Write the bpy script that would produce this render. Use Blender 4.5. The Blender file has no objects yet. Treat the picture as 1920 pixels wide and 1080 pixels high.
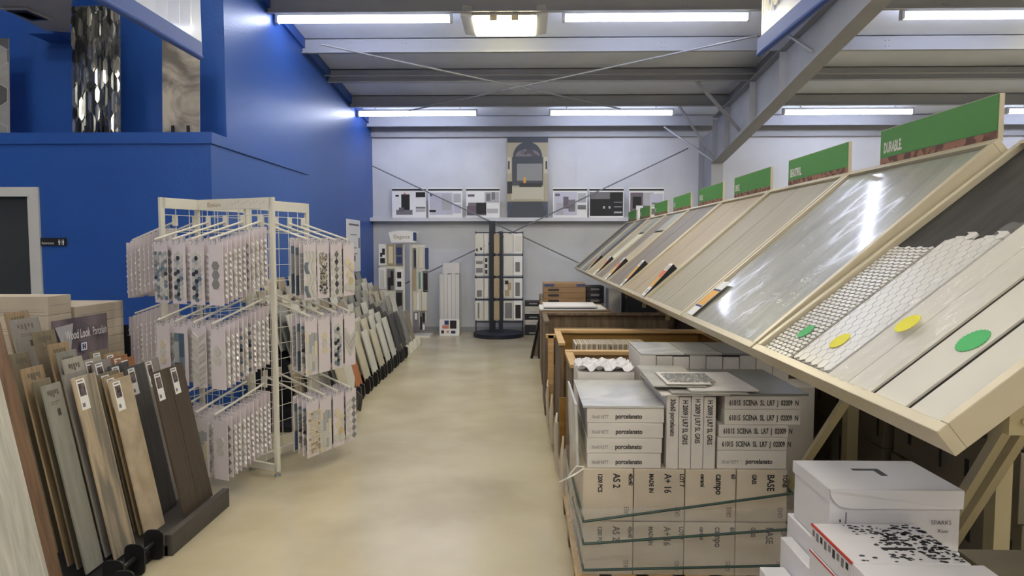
import bpy, math, random
from mathutils import Vector, Matrix
random.seed(7)
C = bpy.context.scene.collection
sc = bpy.context.scene
R = math.radians
# ------------------------------------------------------------------ camera
F = 1280.0
CAM = Vector((0, 0, 1.65))
cd = bpy.data.cameras.new('camera'); cam = bpy.data.objects.new('camera', cd); C.objects.link(cam)
cd.sensor_width = 36; cd.lens = 36*F/1920; cd.clip_start = 0.05
cam.location = CAM; cam.rotation_euler = (R(90-3.576), 0, R(1.12))
sc.camera = cam
CM = cam.rotation_euler.to_matrix()
def at(px, py, Y=None, X=None, Z=None):
    """point of the place seen at a pixel, on a plane of known depth, side or height"""
    d = CM @ Vector(((px-960)/F, (540-py)/F, -1))
    k = Y/d.y if Y is not None else (X/d.x if X is not None else (Z-CAM.z)/d.z)
    return CAM + d*k
# ------------------------------------------------------------------ world, view
w = bpy.data.worlds.new('world'); sc.world = w; w.use_nodes = True
w.node_tree.nodes['Background'].inputs[0].default_value = (0.8, 0.85, 1, 1)
w.node_tree.nodes['Background'].inputs[1].default_value = 0.25
sc.view_settings.view_transform = 'Standard'; sc.view_settings.look = 'None'
sc.view_settings.gamma = 1; sc.view_settings.use_curve_mapping = False
sc.view_settings.exposure = 0.55
TUBE_E, BAY_E, WARM_E = 16, 28, 48
# ------------------------------------------------------------------ materials
def srgb(r, g, b):
    f = lambda c: (c/255/12.92) if c/255 <= 0.04045 else ((c/255+0.055)/1.055)**2.4
    return (f(r), f(g), f(b), 1)
MATS = {}
def mat(name, rgb, rough=0.6, metal=0.0, var=0.0, scale=4.0, rgb2=None, bump=0.0, bscale=40.0, stretch=(1,1,1),
        emit=0.0, coat=0.0, rnd=0.0, alpha=1.0, trans=0.0, spec=0.5, kind='noise', dist=0.0, lo=.35, hi=.65):
    if name in MATS: return MATS[name]
    m = bpy.data.materials.new(name); m.use_nodes = True; nt = m.node_tree; N = nt.nodes; L = nt.links
    b = N['Principled BSDF']; c = srgb(*rgb)
    b.inputs['Base Color'].default_value = c; b.inputs['Roughness'].default_value = rough
    b.inputs['Metallic'].default_value = metal; b.inputs['Specular IOR Level'].default_value = spec
    b.inputs['Coat Weight'].default_value = coat; b.inputs['Coat Roughness'].default_value = .08
    b.inputs['Alpha'].default_value = alpha; b.inputs['Transmission Weight'].default_value = trans
    tc = N.new('ShaderNodeTexCoord'); mp = N.new('ShaderNodeMapping'); mp.inputs['Scale'].default_value = stretch
    L.new(tc.outputs['Object'], mp.inputs[0])
    vec = mp.outputs[0]
    if rnd or rgb2:
        oi = N.new('ShaderNodeObjectInfo'); ad = N.new('ShaderNodeVectorMath'); ad.operation = 'ADD'
        ml = N.new('ShaderNodeMath'); ml.operation = 'MULTIPLY'; ml.inputs[1].default_value = 37.0
        L.new(oi.outputs['Random'], ml.inputs[0]); L.new(mp.outputs[0], ad.inputs[0]); L.new(ml.outputs[0], ad.inputs[1])
        vec = ad.outputs[0]
    out = None
    if rgb2 or var:
        if kind == 'brick':
            n = N.new('ShaderNodeTexVoronoi'); n.inputs['Scale'].default_value = scale; fac = n.outputs['Distance']
        elif kind == 'wave':
            n = N.new('ShaderNodeTexWave'); n.inputs['Scale'].default_value = scale; n.inputs['Distortion'].default_value = dist or 6
            n.inputs['Detail'].default_value = 4; fac = n.outputs['Fac']
        elif kind == 'vor':
            n = N.new('ShaderNodeTexVoronoi'); n.inputs['Scale'].default_value = scale
            sp = N.new('ShaderNodeSeparateColor'); L.new(n.outputs['Color'], sp.inputs[0]); fac = sp.outputs[0]
        else:
            n = N.new('ShaderNodeTexNoise'); n.inputs['Scale'].default_value = scale; n.inputs['Detail'].default_value = 6
            n.inputs['Distortion'].default_value = dist; fac = n.outputs['Fac']
        L.new(vec, n.inputs['Vector'])
        r = N.new('ShaderNodeValToRGB'); r.color_ramp.elements[0].position = lo; r.color_ramp.elements[1].position = hi
        if rgb2: c2 = srgb(*rgb2)
        else: c2 = tuple(min(1, x*(1+var)) for x in c[:3])+(1,); c = tuple(x*(1-var) for x in c[:3])+(1,)
        r.color_ramp.elements[0].color = c; r.color_ramp.elements[1].color = c2
        L.new(fac, r.inputs[0]); out = r.outputs[0]
    if rnd:
        hs = N.new('ShaderNodeHueSaturation'); mr = N.new('ShaderNodeMapRange'); mr.inputs[3].default_value = 1-rnd; mr.inputs[4].default_value = 1+rnd
        L.new(oi.outputs['Random'], mr.inputs[0]); L.new(mr.outputs[0], hs.inputs['Value'])
        if out: L.new(out, hs.inputs['Color'])
        else: hs.inputs['Color'].default_value = c
        out = hs.outputs[0]
    if out: L.new(out, b.inputs['Base Color'])
    if bump:
        n2 = N.new('ShaderNodeTexNoise'); n2.inputs['Scale'].default_value = bscale; n2.inputs['Detail'].default_value = 3
        L.new(mp.outputs[0], n2.inputs['Vector'])
        bp = N.new('ShaderNodeBump'); bp.inputs['Strength'].default_value = bump; bp.inputs['Distance'].default_value = .02
        L.new(n2.outputs['Fac'], bp.inputs['Height']); L.new(bp.outputs[0], b.inputs['Normal'])
    if emit:
        b.inputs['Emission Color'].default_value = c if not (rgb2 or var) else srgb(*rgb); b.inputs['Emission Strength'].default_value = emit
    MATS[name] = m; return m
M = dict(
 blue=mat('blue_wall_paint', (41,86,168), .38, bump=.12, bscale=60),
 white_wall=mat('white_wall_sheet', (206,208,214), .6, var=.06, scale=1.5),
 roof=mat('roof_insulation', (228,234,246), .7, var=.05, scale=1.2, bump=.2, bscale=5),
 purlin=mat('purlin_paint', (170,172,178), .55),
 steel=mat('rafter_paint', (158,160,166), .55, var=.04, scale=3),
 rod=mat('brace_rod_steel', (120,122,130), .5),
 dark=mat('black_plastic', (20,21,24), .45),
 darkgrey=mat('dark_grey_bar', (72,68,64), .6, var=.1, scale=20),
 white=mat('white_metal_paint', (225,222,210), .4),
 trim=mat('white_door_trim', (215,215,212), .45),
 door=mat('dark_door', (58,62,64), .6),
 navy=mat('navy_metal', (26,30,48), .45),
 cream=mat('cream_frame_metal', (196,186,162), .35, metal=.25),
 creamdull=mat('cream_rack_paint', (176,164,130), .5),
 lilac=mat('sample_card', (226,217,222), .55, rnd=.04),
 white_paper=mat('white_paper', (235,235,235), .6),
 black_ink=mat('black_ink', (28,28,32), .6), grey_ink=mat('grey_ink', (120,118,122), .6), lt_ink=mat('light_grey_ink', (180,180,186), .6),
 blue_ink=mat('blue_ink', (44,60,110), .6), red_ink=mat('red_ink', (190,60,50), .6), orange=mat('orange_tag', (218,160,62), .55), red=mat('red_tag', (230,96,52), .55),
 green=mat('green_sign', (72,140,58), .55), brick=mat('brick_print', (156,112,92), .7, rgb2=(96,66,54), scale=34, kind='vor', stretch=(1,1,1)),
 cartonw=mat('white_carton', (214,209,203), .6, rnd=.04, var=.03, scale=6), cartonb=mat('beige_carton', (196,184,166), .7, rnd=.06, var=.05, scale=8),
 cartonv=mat('smooth_white_carton', (222,220,224), .45), cartonk=mat('brown_carton', (140,112,82), .75, rnd=.12, var=.08, scale=7), cartonn=mat('black_carton', (36,36,44), .6, rnd=.1),
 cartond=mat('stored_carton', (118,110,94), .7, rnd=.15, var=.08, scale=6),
 pine=mat('pine_board', (206,172,120), .6, rgb2=(186,152,104), stretch=(1,14,14), scale=3), ply=mat('golden_plywood', (164,126,62), .55, rgb2=(140,104,46), stretch=(1,8,8), scale=3),
 greywood=mat('grey_crate_wood', (120,102,82), .7, rgb2=(92,78,62), stretch=(8,8,1), scale=3),
 film=mat('clear_film', (235,235,232), .1, alpha=.24, bump=1.0, bscale=9, coat=1),
 sheen=mat('clear_wrap', (245,245,245), .08, alpha=.12, bump=1.0, bscale=7, stretch=(3,.6,1), coat=1),
 strap=mat('green_strap', (26,62,56), .4), twine=mat('white_strap', (225,222,212), .5),
 banner=mat('glossy_banner', (176,184,210), .3, coat=.4, bump=.15, bscale=3), hem=mat('blue_hem', (40,74,150), .5), banner_ink=mat('cream_banner_ink', (214,206,178), .4),
 tube=mat('tube_glow', (226,232,255), emit=TUBE_E), warmtube=mat('warm_tube_glow', (255,247,230), emit=WARM_E), bay=mat('bay_lamp_glow', (255,246,206), emit=BAY_E), fixture=mat('lamp_housing', (200,200,196), .4),
 t_grey=mat('tile_grey', (140,140,138), .45, rnd=.12), t_dark=mat('tile_charcoal', (62,64,68), .4), t_lt=mat('tile_light', (212,210,204), .25), t_cream=mat('tile_cream', (222,212,186), .3),
 t_blue=mat('tile_blue_grey', (112,130,144), .3, rnd=.1), t_tan=mat('tile_tan', (170,152,122), .4), t_gloss=mat('tile_mirror', (225,225,220), .08, metal=.8), t_green=mat('tile_green_grey', (108,116,106), .35),
 t_terra=mat('tile_terracotta', (176,112,74), .5), t_sage=mat('tile_sage', (128,136,128), .4), t_teal=mat('tile_teal', (96,142,140), .35),
 yellow=mat('yellow_sticker', (222,214,40), .6), gsticker=mat('green_sticker', (56,170,92), .6),
 chrome=mat('chrome', (200,205,205), .2, metal=.9),
)
# floor
def floor_mat():
    m = bpy.data.materials.new('polished_concrete'); m.use_nodes = True; N = m.node_tree.nodes; L = m.node_tree.links; b = N['Principled BSDF']
    tc = N.new('ShaderNodeTexCoord'); n = N.new('ShaderNodeTexNoise'); n.inputs['Scale'].default_value = 1.1; n.inputs['Detail'].default_value = 6
    L.new(tc.outputs['Object'], n.inputs['Vector'])
    m1 = N.new('ShaderNodeMapRange'); m1.interpolation_type = 'SMOOTHSTEP'; m1.inputs[1].default_value = .25; m1.inputs[2].default_value = .75; L.new(n.outputs['Fac'], m1.inputs[0])
    mx = N.new('ShaderNodeMix'); mx.data_type = 'RGBA'; mx.inputs[6].default_value = srgb(178,166,138); mx.inputs[7].default_value = srgb(202,192,165)
    L.new(m1.outputs[0], mx.inputs[0]); L.new(mx.outputs[2], b.inputs['Base Color'])
    n2 = N.new('ShaderNodeTexNoise'); n2.inputs['Scale'].default_value = 2.2; n2.inputs['Detail'].default_value = 5; L.new(tc.outputs['Object'], n2.inputs['Vector'])
    mr = N.new('ShaderNodeMapRange'); mr.inputs[3].default_value = .2; mr.inputs[4].default_value = .27; L.new(n2.outputs['Fac'], mr.inputs[0]); L.new(mr.outputs[0], b.inputs['Roughness'])
    n3 = N.new('ShaderNodeTexNoise'); n3.inputs['Scale'].default_value = 7; L.new(tc.outputs['Object'], n3.inputs['Vector'])
    bp = N.new('ShaderNodeBump'); bp.inputs['Strength'].default_value = .03; bp.inputs['Distance'].default_value = .01; L.new(n3.outputs['Fac'], bp.inputs['Height']); return m
ordn = ('first', 'second', 'third', 'fourth', 'fifth', 'sixth', 'seventh', 'eighth', 'ninth', 'tenth', 'farthest')
# ------------------------------------------------------------------ mesh builder
class MB:
    def __init__(s): s.v = []; s.f = []; s.m = []
    def add(s, vs, fs, mi=0):
        o = len(s.v); s.v += [Vector(v) for v in vs]; s.f += [tuple(o+i for i in f) for f in fs]; s.m += [mi]*len(fs); return s
    def hexa(s, p, mi=0):  # p: 4 bottom, 4 top
        return s.add(p, [(3,2,1,0),(4,5,6,7),(0,1,5,4),(1,2,6,5),(2,3,7,6),(3,0,4,7)], mi)
    def box(s, x0, x1, y0, y1, z0, z1, mi=0):
        return s.hexa([(x0,y0,z0),(x1,y0,z0),(x1,y1,z0),(x0,y1,z0),(x0,y0,z1),(x1,y0,z1),(x1,y1,z1),(x0,y1,z1)], mi)
    def obox(s, o, a, b, c, mi=0):  # origin corner and three edge vectors
        o, a, b, c = map(Vector, (o, a, b, c))
        return s.hexa([o, o+a, o+a+b, o+b, o+c, o+a+c, o+a+b+c, o+b+c], mi)
    def prism(s, poly, ext, mi=0):
        n = len(poly); ext = Vector(ext); vs = [Vector(p) for p in poly]
        s.add(vs+[p+ext for p in vs], [tuple(range(n))[::-1], tuple(range(n, 2*n))]+[(i, (i+1) % n, n+(i+1) % n, n+i) for i in range(n)], mi); return s
    def bar(s, p0, p1, w, h=None, mi=0, up=(0,0,1)):
        p0, p1 = Vector(p0), Vector(p1); d = (p1-p0).normalized(); up = Vector(up)
        if abs(d.dot(up)) > .98: up = Vector((0,1,0))
        a = d.cross(up).normalized()*w; b = a.cross(d).normalized()*(h or w)
        return s.obox(p0-a/2-b/2, a, b, p1-p0, mi)
    def tube(s, p0, p1, r, n=10, mi=0, r1=None):
        p0, p1 = Vector(p0), Vector(p1); d = (p1-p0).normalized(); up = Vector((0,0,1)) if abs(d.z) < .95 else Vector((1,0,0))
        a = d.cross(up).normalized(); b = a.cross(d); r1 = r if r1 is None else r1
        vs = [p0+(a*math.cos(t)+b*math.sin(t))*r for t in [2*math.pi*i/n for i in range(n)]]+[p1+(a*math.cos(t)+b*math.sin(t))*r1 for t in [2*math.pi*i/n for i in range(n)]]
        return s.add(vs, [tuple(range(n))[::-1], tuple(range(n, 2*n))]+[(i, (i+1) % n, n+(i+1) % n, n+i) for i in range(n)], mi)
    def path(s, pts, r, n=6, mi=0):
        for a, b in zip(pts, pts[1:]): s.tube(a, b, r, n, mi)
        return s
    def text(s, string, size, o, right, up, mi=0, sx=1.0, bold=0.0, align='LEFT', thick=.0006):
        cu = bpy.data.curves.new('t', 'FONT'); cu.body = string; cu.size = size; cu.offset = bold; cu.align_x = align; cu.resolution_u = 3
        ob = bpy.data.objects.new('t', cu); C.objects.link(ob)
        dg = bpy.context.evaluated_depsgraph_get(); me = bpy.data.meshes.new_from_object(ob.evaluated_get(dg))
        r = Vector(right).normalized(); u = Vector(up).normalized(); n = r.cross(u); o = Vector(o)
        s.add([o+r*v.co.x*sx+u*v.co.y+n*thick for v in me.vertices], [tuple(p.vertices) for p in me.polygons], mi)
        bpy.data.objects.remove(ob); bpy.data.curves.remove(cu); bpy.data.meshes.remove(me); return s
    def bounds(s):
        return [min(v[i] for v in s.v) for i in range(3)], [max(v[i] for v in s.v) for i in range(3)]
    def build(s, name, mats, parent=None, bevel=0, smooth=False, origin=None):
        if not isinstance(mats, (list, tuple)): mats = [mats]
        if origin is None:
            if parent is not None: origin = Vector(parent['w'])
            else: lo, hi = s.bounds(); origin = Vector(((lo[0]+hi[0])/2, (lo[1]+hi[1])/2, lo[2]))
        origin = Vector(origin)
        me = bpy.data.meshes.new(name); me.from_pydata([v-origin for v in s.v], [], s.f)
        for m in mats: me.materials.append(m)
        me.polygons.foreach_set('material_index', s.m); me.update()
        import bmesh as _b
        bm = _b.new(); bm.from_mesh(me); _b.ops.recalc_face_normals(bm, faces=bm.faces); bm.to_mesh(me); bm.free()
        if smooth:
            for p in me.polygons: p.use_smooth = True
        ob = bpy.data.objects.new(name, me); C.objects.link(ob)
        if parent is not None:
            ob.parent = parent; ob.location = origin-Vector(parent['w'])
        else: ob.location = origin
        ob['w'] = list(origin)
        if bevel:
            b = ob.modifiers.new('bevel', 'BEVEL'); b.width = bevel; b.segments = 2; b.limit_method = 'ANGLE'
        return ob
def tag(o, label, cat, group=None):
    o['label'] = label; o['category'] = cat
    if group: o['group'] = group
    return o
def thing(name, label, cat, loc, group=None):
    o = bpy.data.objects.new(name, None); C.objects.link(o); o.location = loc; o['w'] = list(loc); o.empty_display_size = .1
    return tag(o, label, cat, group)
def struct(name, mb, mats, **k):
    o = mb.build(name, mats, **k)
    if o.parent is None: o['kind'] = 'structure'
    return o
def copy_tree(o, loc, rotz=None, label=None, group=None, parent=None):
    r = o.copy(); C.objects.link(r)
    if parent is None:
        r.location = loc; r['w'] = list(loc)
        if rotz is not None: r.rotation_euler = (o.rotation_euler[0], o.rotation_euler[1], rotz)
        if label: r['label'] = label
        if group: r['group'] = group
        elif 'group' in r.keys(): del r['group']
    else: r.parent = parent
    for ch in list(o.children): copy_tree(ch, None, parent=r)
    return r
# ------------------------------------------------------------------ big lights of the room (lamps built as fixtures)
YW, XW = 13.0, -2.9                      # back wall, blue side wall
deck = lambda y: 5.14-.0895*y            # underside of the sloping roof
def strip_light(x0, x1, y, warm=False, label='', grp=None):
    z = deck(y)-.185; cx = (x0+x1)/2
    t = thing('strip_light', label, 'light', (cx, y, z), grp)
    MB().box(x0, x1, y-.035, y+.035, z+.045, z+.075).build('housing', M['fixture'], t)
    MB().tube((x0+.02, y, z), (x1-.02, y, z), .034, 12).build('tube', M['warmtube'] if warm else M['tube'], t, smooth=False)
    for x in (x0+.3, x1-.3): MB().box(x-.01, x+.01, y-.01, y+.01, z+.085, deck(y)).build('hanger', M['fixture'], t)
    for x in (x0, x1-.03): MB().box(x, x+.03, y-.04, y+.04, z-.035, z+.05).build('end_cap', M['fixture'], t)
    return t
def bay_light(x, y, label):
    z = deck(y)-.2
    t = thing('high_bay_light', label, 'light', (x, y, z))
    h, d = .36, .34
    fr = MB()
    fr.hexa([(x-h,y-d,z),(x+h,y-d,z),(x+h,y+d,z),(x-h,y+d,z),(x-h*.9,y-d*.8,z+.14),(x+h*.9,y-d*.8,z+.14),(x+h*.9,y+d*.8,z+.14),(x-h*.9,y+d*.8,z+.14)])
    fr.build('reflector', M['fixture'], t)
    MB().box(x-h+.01, x+h-.01, y-d+.02, y+d-.02, z-.03, z-.001).build('lens', M['bay'], t)
    for sx in (-1, 1):
        MB().hexa([(x+sx*(h+.002),y-d,z-.02),(x+sx*(h+.13),y-d,z+.0),(x+sx*(h+.13),y+d,z+.0),(x+sx*(h+.002),y+d,z-.02),
                   (x+sx*(h+.002),y-d,z+.1),(x+sx*(h+.1),y-d,z+.12),(x+sx*(h+.1),y+d,z+.12),(x+sx*(h+.002),y+d,z+.1)]).build('side_wing', M['fixture'], t)
    for sx in (-.3, .3): MB().tube((x+sx, y, z+.14), (x+sx, y, deck(y)), .008, 6).build('hanger', M['rod'], t)
    for sx in (-.12, .12): MB().box(x+sx-.04, x+sx+.04, y-d-.02, y-d+.02, z-.05, z-.005).build('clip', M['creamdull'], t)
for (x0, x1, lab) in ((-2.88, -.84, 'glowing white strip light nearest the blue wall, front row of the ceiling'),
                      (.42, 2.55, 'glowing white strip light right of the yellowish bay lamp'),
                      (4.25, 6.3, 'front row strip light cut by the right picture edge, right of slanted rafter')):
    strip_light(x0, x1, 8.0, label=lab)
for (x0, x1, lab) in ((-2.88, -.82, 'far row strip light touching the blue wall'), (.4, 2.52, 'far row strip light above the three right posters'),
                      (4.36, 6.55, 'far row strip light right of the slanted rafter above small green signs'), (8.1, 10.1, 'far row strip light at right picture edge behind largest green sign')):
    strip_light(x0, x1, 11.83, label=lab)
bay_light(-.24, 8.13, 'bright yellowish square bay lamp between the two front strip lights')
bay_light(6.75, 8.13, 'yellowish bay lamp just past the right picture edge')
# rows that carry on overhead and behind the viewpoint
for y in (4.7, .4, -3.2):
    for x0 in (-4.6, -1.2, 2.4, 5.6) if y == 4.7 else (-4.6, -1.2, 2.4, 5.6):  # front row's left-end fixture is added to brighten the dark left side
        strip_light(x0, x0+2.05, y, warm=True, label='warm strip light overhead outside the picture, %s row, %s from the left' % (ordn[(4.7, .4, -3.2).index(y)], ordn[(-4.6, -1.2, 2.4, 5.6).index(x0)]))
# ------------------------------------------------------------------ setting
XR, XL, YF = 11.0, -7.0, -6.0
struct('floor', MB().box(XL-.2, XR+.2, YF-.2, YW+.3, -.1, 0), floor_mat())
struct('wall_back', MB().box(XL, XR, YW, YW+.15, 0, deck(YW)+.3), M['white_wall'])
struct('wall_right', MB().box(XR, XR+.15, YF, YW, 0, 5.9), M['white_wall'])
struct('wall_front', MB().box(XL, XR, YF-.15, YF, 0, 5.9), M['white_wall'])
struct('wall_outer_left', MB().box(XL-.15, XL, YF, YW, 0, 5.9), M['blue'])
b = MB().hexa([(XL,YF,deck(YF)),(XR,YF,deck(YF)),(XR,YW,deck(YW)),(XL,YW,deck(YW)),(XL,YF,deck(YF)+.1),(XR,YF,deck(YF)+.1),(XR,YW,deck(YW)+.1),(XL,YW,deck(YW)+.1)])
struct('ceiling', b, M['roof'])
# blue high wall: side and front faces
b = MB(); Y1 = 6.65
b.prism([(XW, Y1, 0), (XW, YW, 0), (XW, YW, deck(YW)), (XW, Y1, deck(Y1))], (-.1, 0, 0))
struct('wall_left', b, M['blue'])
struct('wall_upper_front', MB().box(XL, XW-.1, Y1, Y1+.1, 0, deck(Y1+.1)), M['blue'])
# low partition with the ledge
XB, YB = -2.82, 6.13; ZL = at(200, 248, Y=YB-.02).z; YB2 = 8.85
dx0, dx1, dz = at(-140, 400, Y=YB).x, at(58, 400, Y=YB).x, 2.09
b = MB().box(dx1, XB, YB, YB+.1, 0, ZL-.1).box(XL, dx0, YB, YB+.1, 0, ZL-.1).box(dx0, dx1, YB, YB+.1, dz, ZL-.1).box(XB-.1, XB, YB+.1, Y1, 0, ZL-.1).box(XW, XB, Y1, YB2, 0, ZL-.1)
struct('wall_partition', b, M['blue'])
b = MB().box(XL, XB+.02, YB-.02, Y1, ZL-.1, ZL).box(XW, XB+.02, Y1, YB2+.02, ZL-.1, ZL)
struct('trim_1', b, M['blue'])
b = MB()   # slanting blue strip where the side wall meets the roof
b.prism([(XW, Y1, deck(Y1)-.13), (XW, YW, deck(YW)-.13), (XW, YW, deck(YW)), (XW, Y1, deck(Y1))], (.035, 0, 0))
struct('trim_2', b, M['blue'])
tw = .085
b = MB().box(dx1, dx1+tw, YB-.02, YB, 0, dz+tw).box(dx0-tw, dx0, YB-.02, YB, 0, dz+tw).box(dx0, dx1, YB-.02, YB, dz, dz+tw)
b.box(dx1-.03, dx1, YB, YB+.1, 0, dz)
struct('trim_3', b, M['trim'])
b = MB().box(dx0, dx1-.03, YB+.05, YB+.09, 0, dz)
dr = struct('door_1', b, M['door'])
MB().box(dx0+.08, dx0+.2, YB+.02, YB+.05, .98, 1.01).build('door_handle', M['chrome'], dr)
# wall details at the back
struct('trim_4', MB().box(XW, XR, YW-.09, YW, deck(YW)-.3, deck(YW)-.02), M['purlin'])        # eave strut
struct('trim_5', MB().box(XW, 3.4, YW-.26, YW, 2.1, 2.165).box(XW, 3.4, YW-.03, YW, 2.165, 2.2), M['white_wall'])           # shelf girt
struct('baseboard_back', MB().box(XW, XR, YW-.02, YW, 0, .09), M['steel'])
for x in (-2.45, .95): struct('trim_6', MB().box(x, x+.012, YW-.008, YW, 2.2, 3.6), M['white_wall'])
# purlins: Z section
for y in (5.4, 6.6, 7.8, 9.0, 10.15, 11.4, 12.6, 4.2, 3.0):
    z1 = deck(y); z0 = z1-.2; b = MB()
    x0 = XW if y > Y1 else XL
    b.box(x0, XR, y-.004, y+.004, z0, z1-.002); b.box(x0, XR, y-.06, y+.004, z0, z0+.01); b.box(x0, XR, y-.004, y+.06, z1-.014, z1-.004)
    for X in (-1.6, 1.75, 4.6, 7.4):
        for dx in (0, .05):
            for zz in (.06, .13): b.tube((X+dx, y-.014, z0+zz), (X+dx, y-.004, z0+zz), .009, 6)
    o = b.build('purlin', M['purlin']); o['kind'] = 'structure'; o.name = 'trim_7'
struct('trim_8', MB().tube((XW, 9.95, deck(9.95)-.16), (XR, 9.95, deck(9.95)-.16), .012, 8), M['purlin'])
# rafter and column
_a = at(1345, 305, Y=12.0); RX = _a.x; _b = at(1652, 0, X=RX); _k = (_b.z-_a.z)/(12.0-_b.y); rz = lambda y: _a.z+_k*(12.0-y)
t = thing('steel_rafter', 'slanted grey steel rafter crossing the ceiling on the right', 'beam', (RX, 12.5, 0))
def tapered(x0, x1, y0, y1, za, zb, zc, zd, mb):  # between y0 and y1; bottom za->zb, top zc->zd
    mb.hexa([(x0,y0,za),(x1,y0,za),(x1,y1,zb),(x0,y1,zb),(x0,y0,zc),(x1,y0,zc),(x1,y1,zd),(x0,y1,zd)])
b = MB(); yn = 4.0
tapered(RX-.006, RX+.006, yn, 12.0, rz(yn), rz(12.0), deck(yn)-.012, deck(12.0)-.012, b)
b.build('web', M['steel'], t)
b = MB(); tapered(RX-.1, RX+.1, yn, 12.0, rz(yn)-.012, rz(12.0)-.012, rz(yn), rz(12.0), b); b.build('bottom_flange', M['steel'], t)
b = MB(); tapered(RX-.1, RX+.1, yn, 12.0, deck(yn)-.222, deck(12.0)-.222, deck(yn)-.21, deck(12.0)-.21, b); b.build('top_flange', M['steel'], t)
for y in (11.35, 10.1, 8.95):
    MB().box(RX-.09, RX-.006, y-.03, y-.022, rz(y)+.01, deck(y)-.23).build('stiffener', M['steel'], t)
b = MB().box(RX-.1, RX+.1, 12.0, 12.012, 0, rz(12.0)+.02).box(RX-.1, RX+.1, 12.87, 12.882, 0, deck(12.88)-.31).box(RX-.005, RX+.005, 12.012, 12.87, 0, deck(12.88)-.31).box(RX-.09, RX-.005, 12.012, 12.02, rz(12.0), deck(12.0)-.25)
tag(b.build('steel_column', M['steel']), 'grey steel column under the rafter foot at the back wall', 'column')
# flange braces and rods
def brace(p, q, r, label, name='brace', g=None):
    tag(MB().bar(p, q, r, r*.5).build(name, M['steel']), label, 'brace', g)
brace(at(1338, 302, Y=11.9), at(1246, 238, Y=12.55), .05, 'lowest diagonal brace rising left from the rafter foot')
brace(at(1338, 296, Y=11.85), at(1262, 182, Y=11.42), .04, 'steeper thin brace rising from the rafter foot')
brace(at(1390, 248, Y=10.8), at(1304, 150, Y=10.15), .05, 'diagonal brace joining rafter middle to a purlin')
brace(at(1525, 96, Y=8.05), at(1478, 66, Y=8.6), .04, 'short diagonal brace on the rafter beside the right banner')
rp = lambda px, py: at(px, py, Y=3.15/((460-py)/1280+.0895))
for a, c_, lab in (((600, 83), (1163, 204), 'thin roof bracing rod running from upper left to lower right'), ((1420, 62), (767, 204), 'thin roof bracing rod running from upper right to lower left')):
    tag(MB().tube(rp(*a)-Vector((0,0,.03 if a[0]>700 else 0)), rp(*c_)-Vector((0,0,.03 if a[0]>700 else 0)), .011, 8).build('bracing_rod', M['rod']), lab, 'rod')
for a, c_, yy, lab in (((698, 311), (1100, 500), YW-.33, 'thin cable falling right across the back wall'), ((1290, 278), (700, 560), YW-.36, 'thin cable falling left across the back wall')):
    tag(MB().tube(at(*a, Y=yy), at(*c_, Y=yy), .012, 8).build('bracing_cable', M['rod']), lab, 'cable')
# duct and vent top left
q = [at(-90, -34, Z=3.6), at(87, 58, Z=3.6), at(132, 61, Z=3.6), at(134, 10, Z=3.6), at(150, -80, Z=3.6)]
t = thing('ceiling_duct', 'grey boxed duct hanging in the upper left corner', 'duct', (q[1].x, q[1].y, 3.6))
MB().prism(q, (0, 0, .9)).build('duct_box', M['steel'], t)
v = [at(0, 14, Z=3.595), at(62, 38, Z=3.595), at(100, 36, Z=3.595), at(48, 14, Z=3.595)]
vt = MB().prism(v, (0, 0, -.012)).build('vent', M['purlin'], t)
cc = sum(v, Vector())/4
for k in (.8, .5, .2):
    MB().prism([cc+(p-cc)*k+Vector((0,0,-.013)) for p in v], (0, 0, -.004)).build('vent_ring', [M['dark'] if k != .5 else M['purlin']], vt)
p0 = at(88, 78, Y=6.6); p1 = at(136, 60, Y=6.6)
tag(MB().box(p0.x, p1.x, 6.35, 6.649, p0.z, p1.z).build('wall_box', M['blue']), 'small blue painted box under the ceiling duct', 'box')
# security camera
p = at(690, 231, Y=12.8)
t = thing('security_camera', 'small black security camera high in the corner', 'camera', (p.x+.02, 12.9, p.z))
MB().box(p.x-.03, p.x+.09, 12.65, 12.85, p.z-.04, p.z+.04).build('camera_body', M['dark'], t, bevel=.01)
MB().box(p.x+.01, p.x+.04, 12.85, 12.91, p.z-.01, p.z+.02).build('mount', M['dark'], t)
# restroom sign
a0, a1 = at(76, 446, Y=YB-.01), at(125, 461, Y=YB-.01)
t = thing('restroom_sign', 'small black restrooms sign on blue wall beside the door', 'sign', (a0.x, YB-.01, a1.z))
MB().box(a0.x, a1.x, YB-.012, YB-.001, a1.z, a0.z).build('plate', M['black_ink'], t)
b = MB().text('Restrooms', .034, (a0.x+.01, YB-.0125, a1.z+.014), (1,0,0), (0,0,1), sx=.75)
for k, dxx in enumerate((.172, .208)):
    x = a0.x+dxx; z = a1.z+.008
    b.box(x-.005, x+.005, YB-.0135, YB-.0125, z, z+.02); b.box(x-.008, x+.008, YB-.0135, YB-.0125, z+.02, z+.038); b.box(x-.004, x+.004, YB-.0135, YB-.0125, z+.041, z+.05)
b.box(a0.x+.189, a0.x+.191, YB-.0135, YB-.0125, a1.z+.008, a1.z+.055)
b.build('lettering', M['white_paper'], t)
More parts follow.
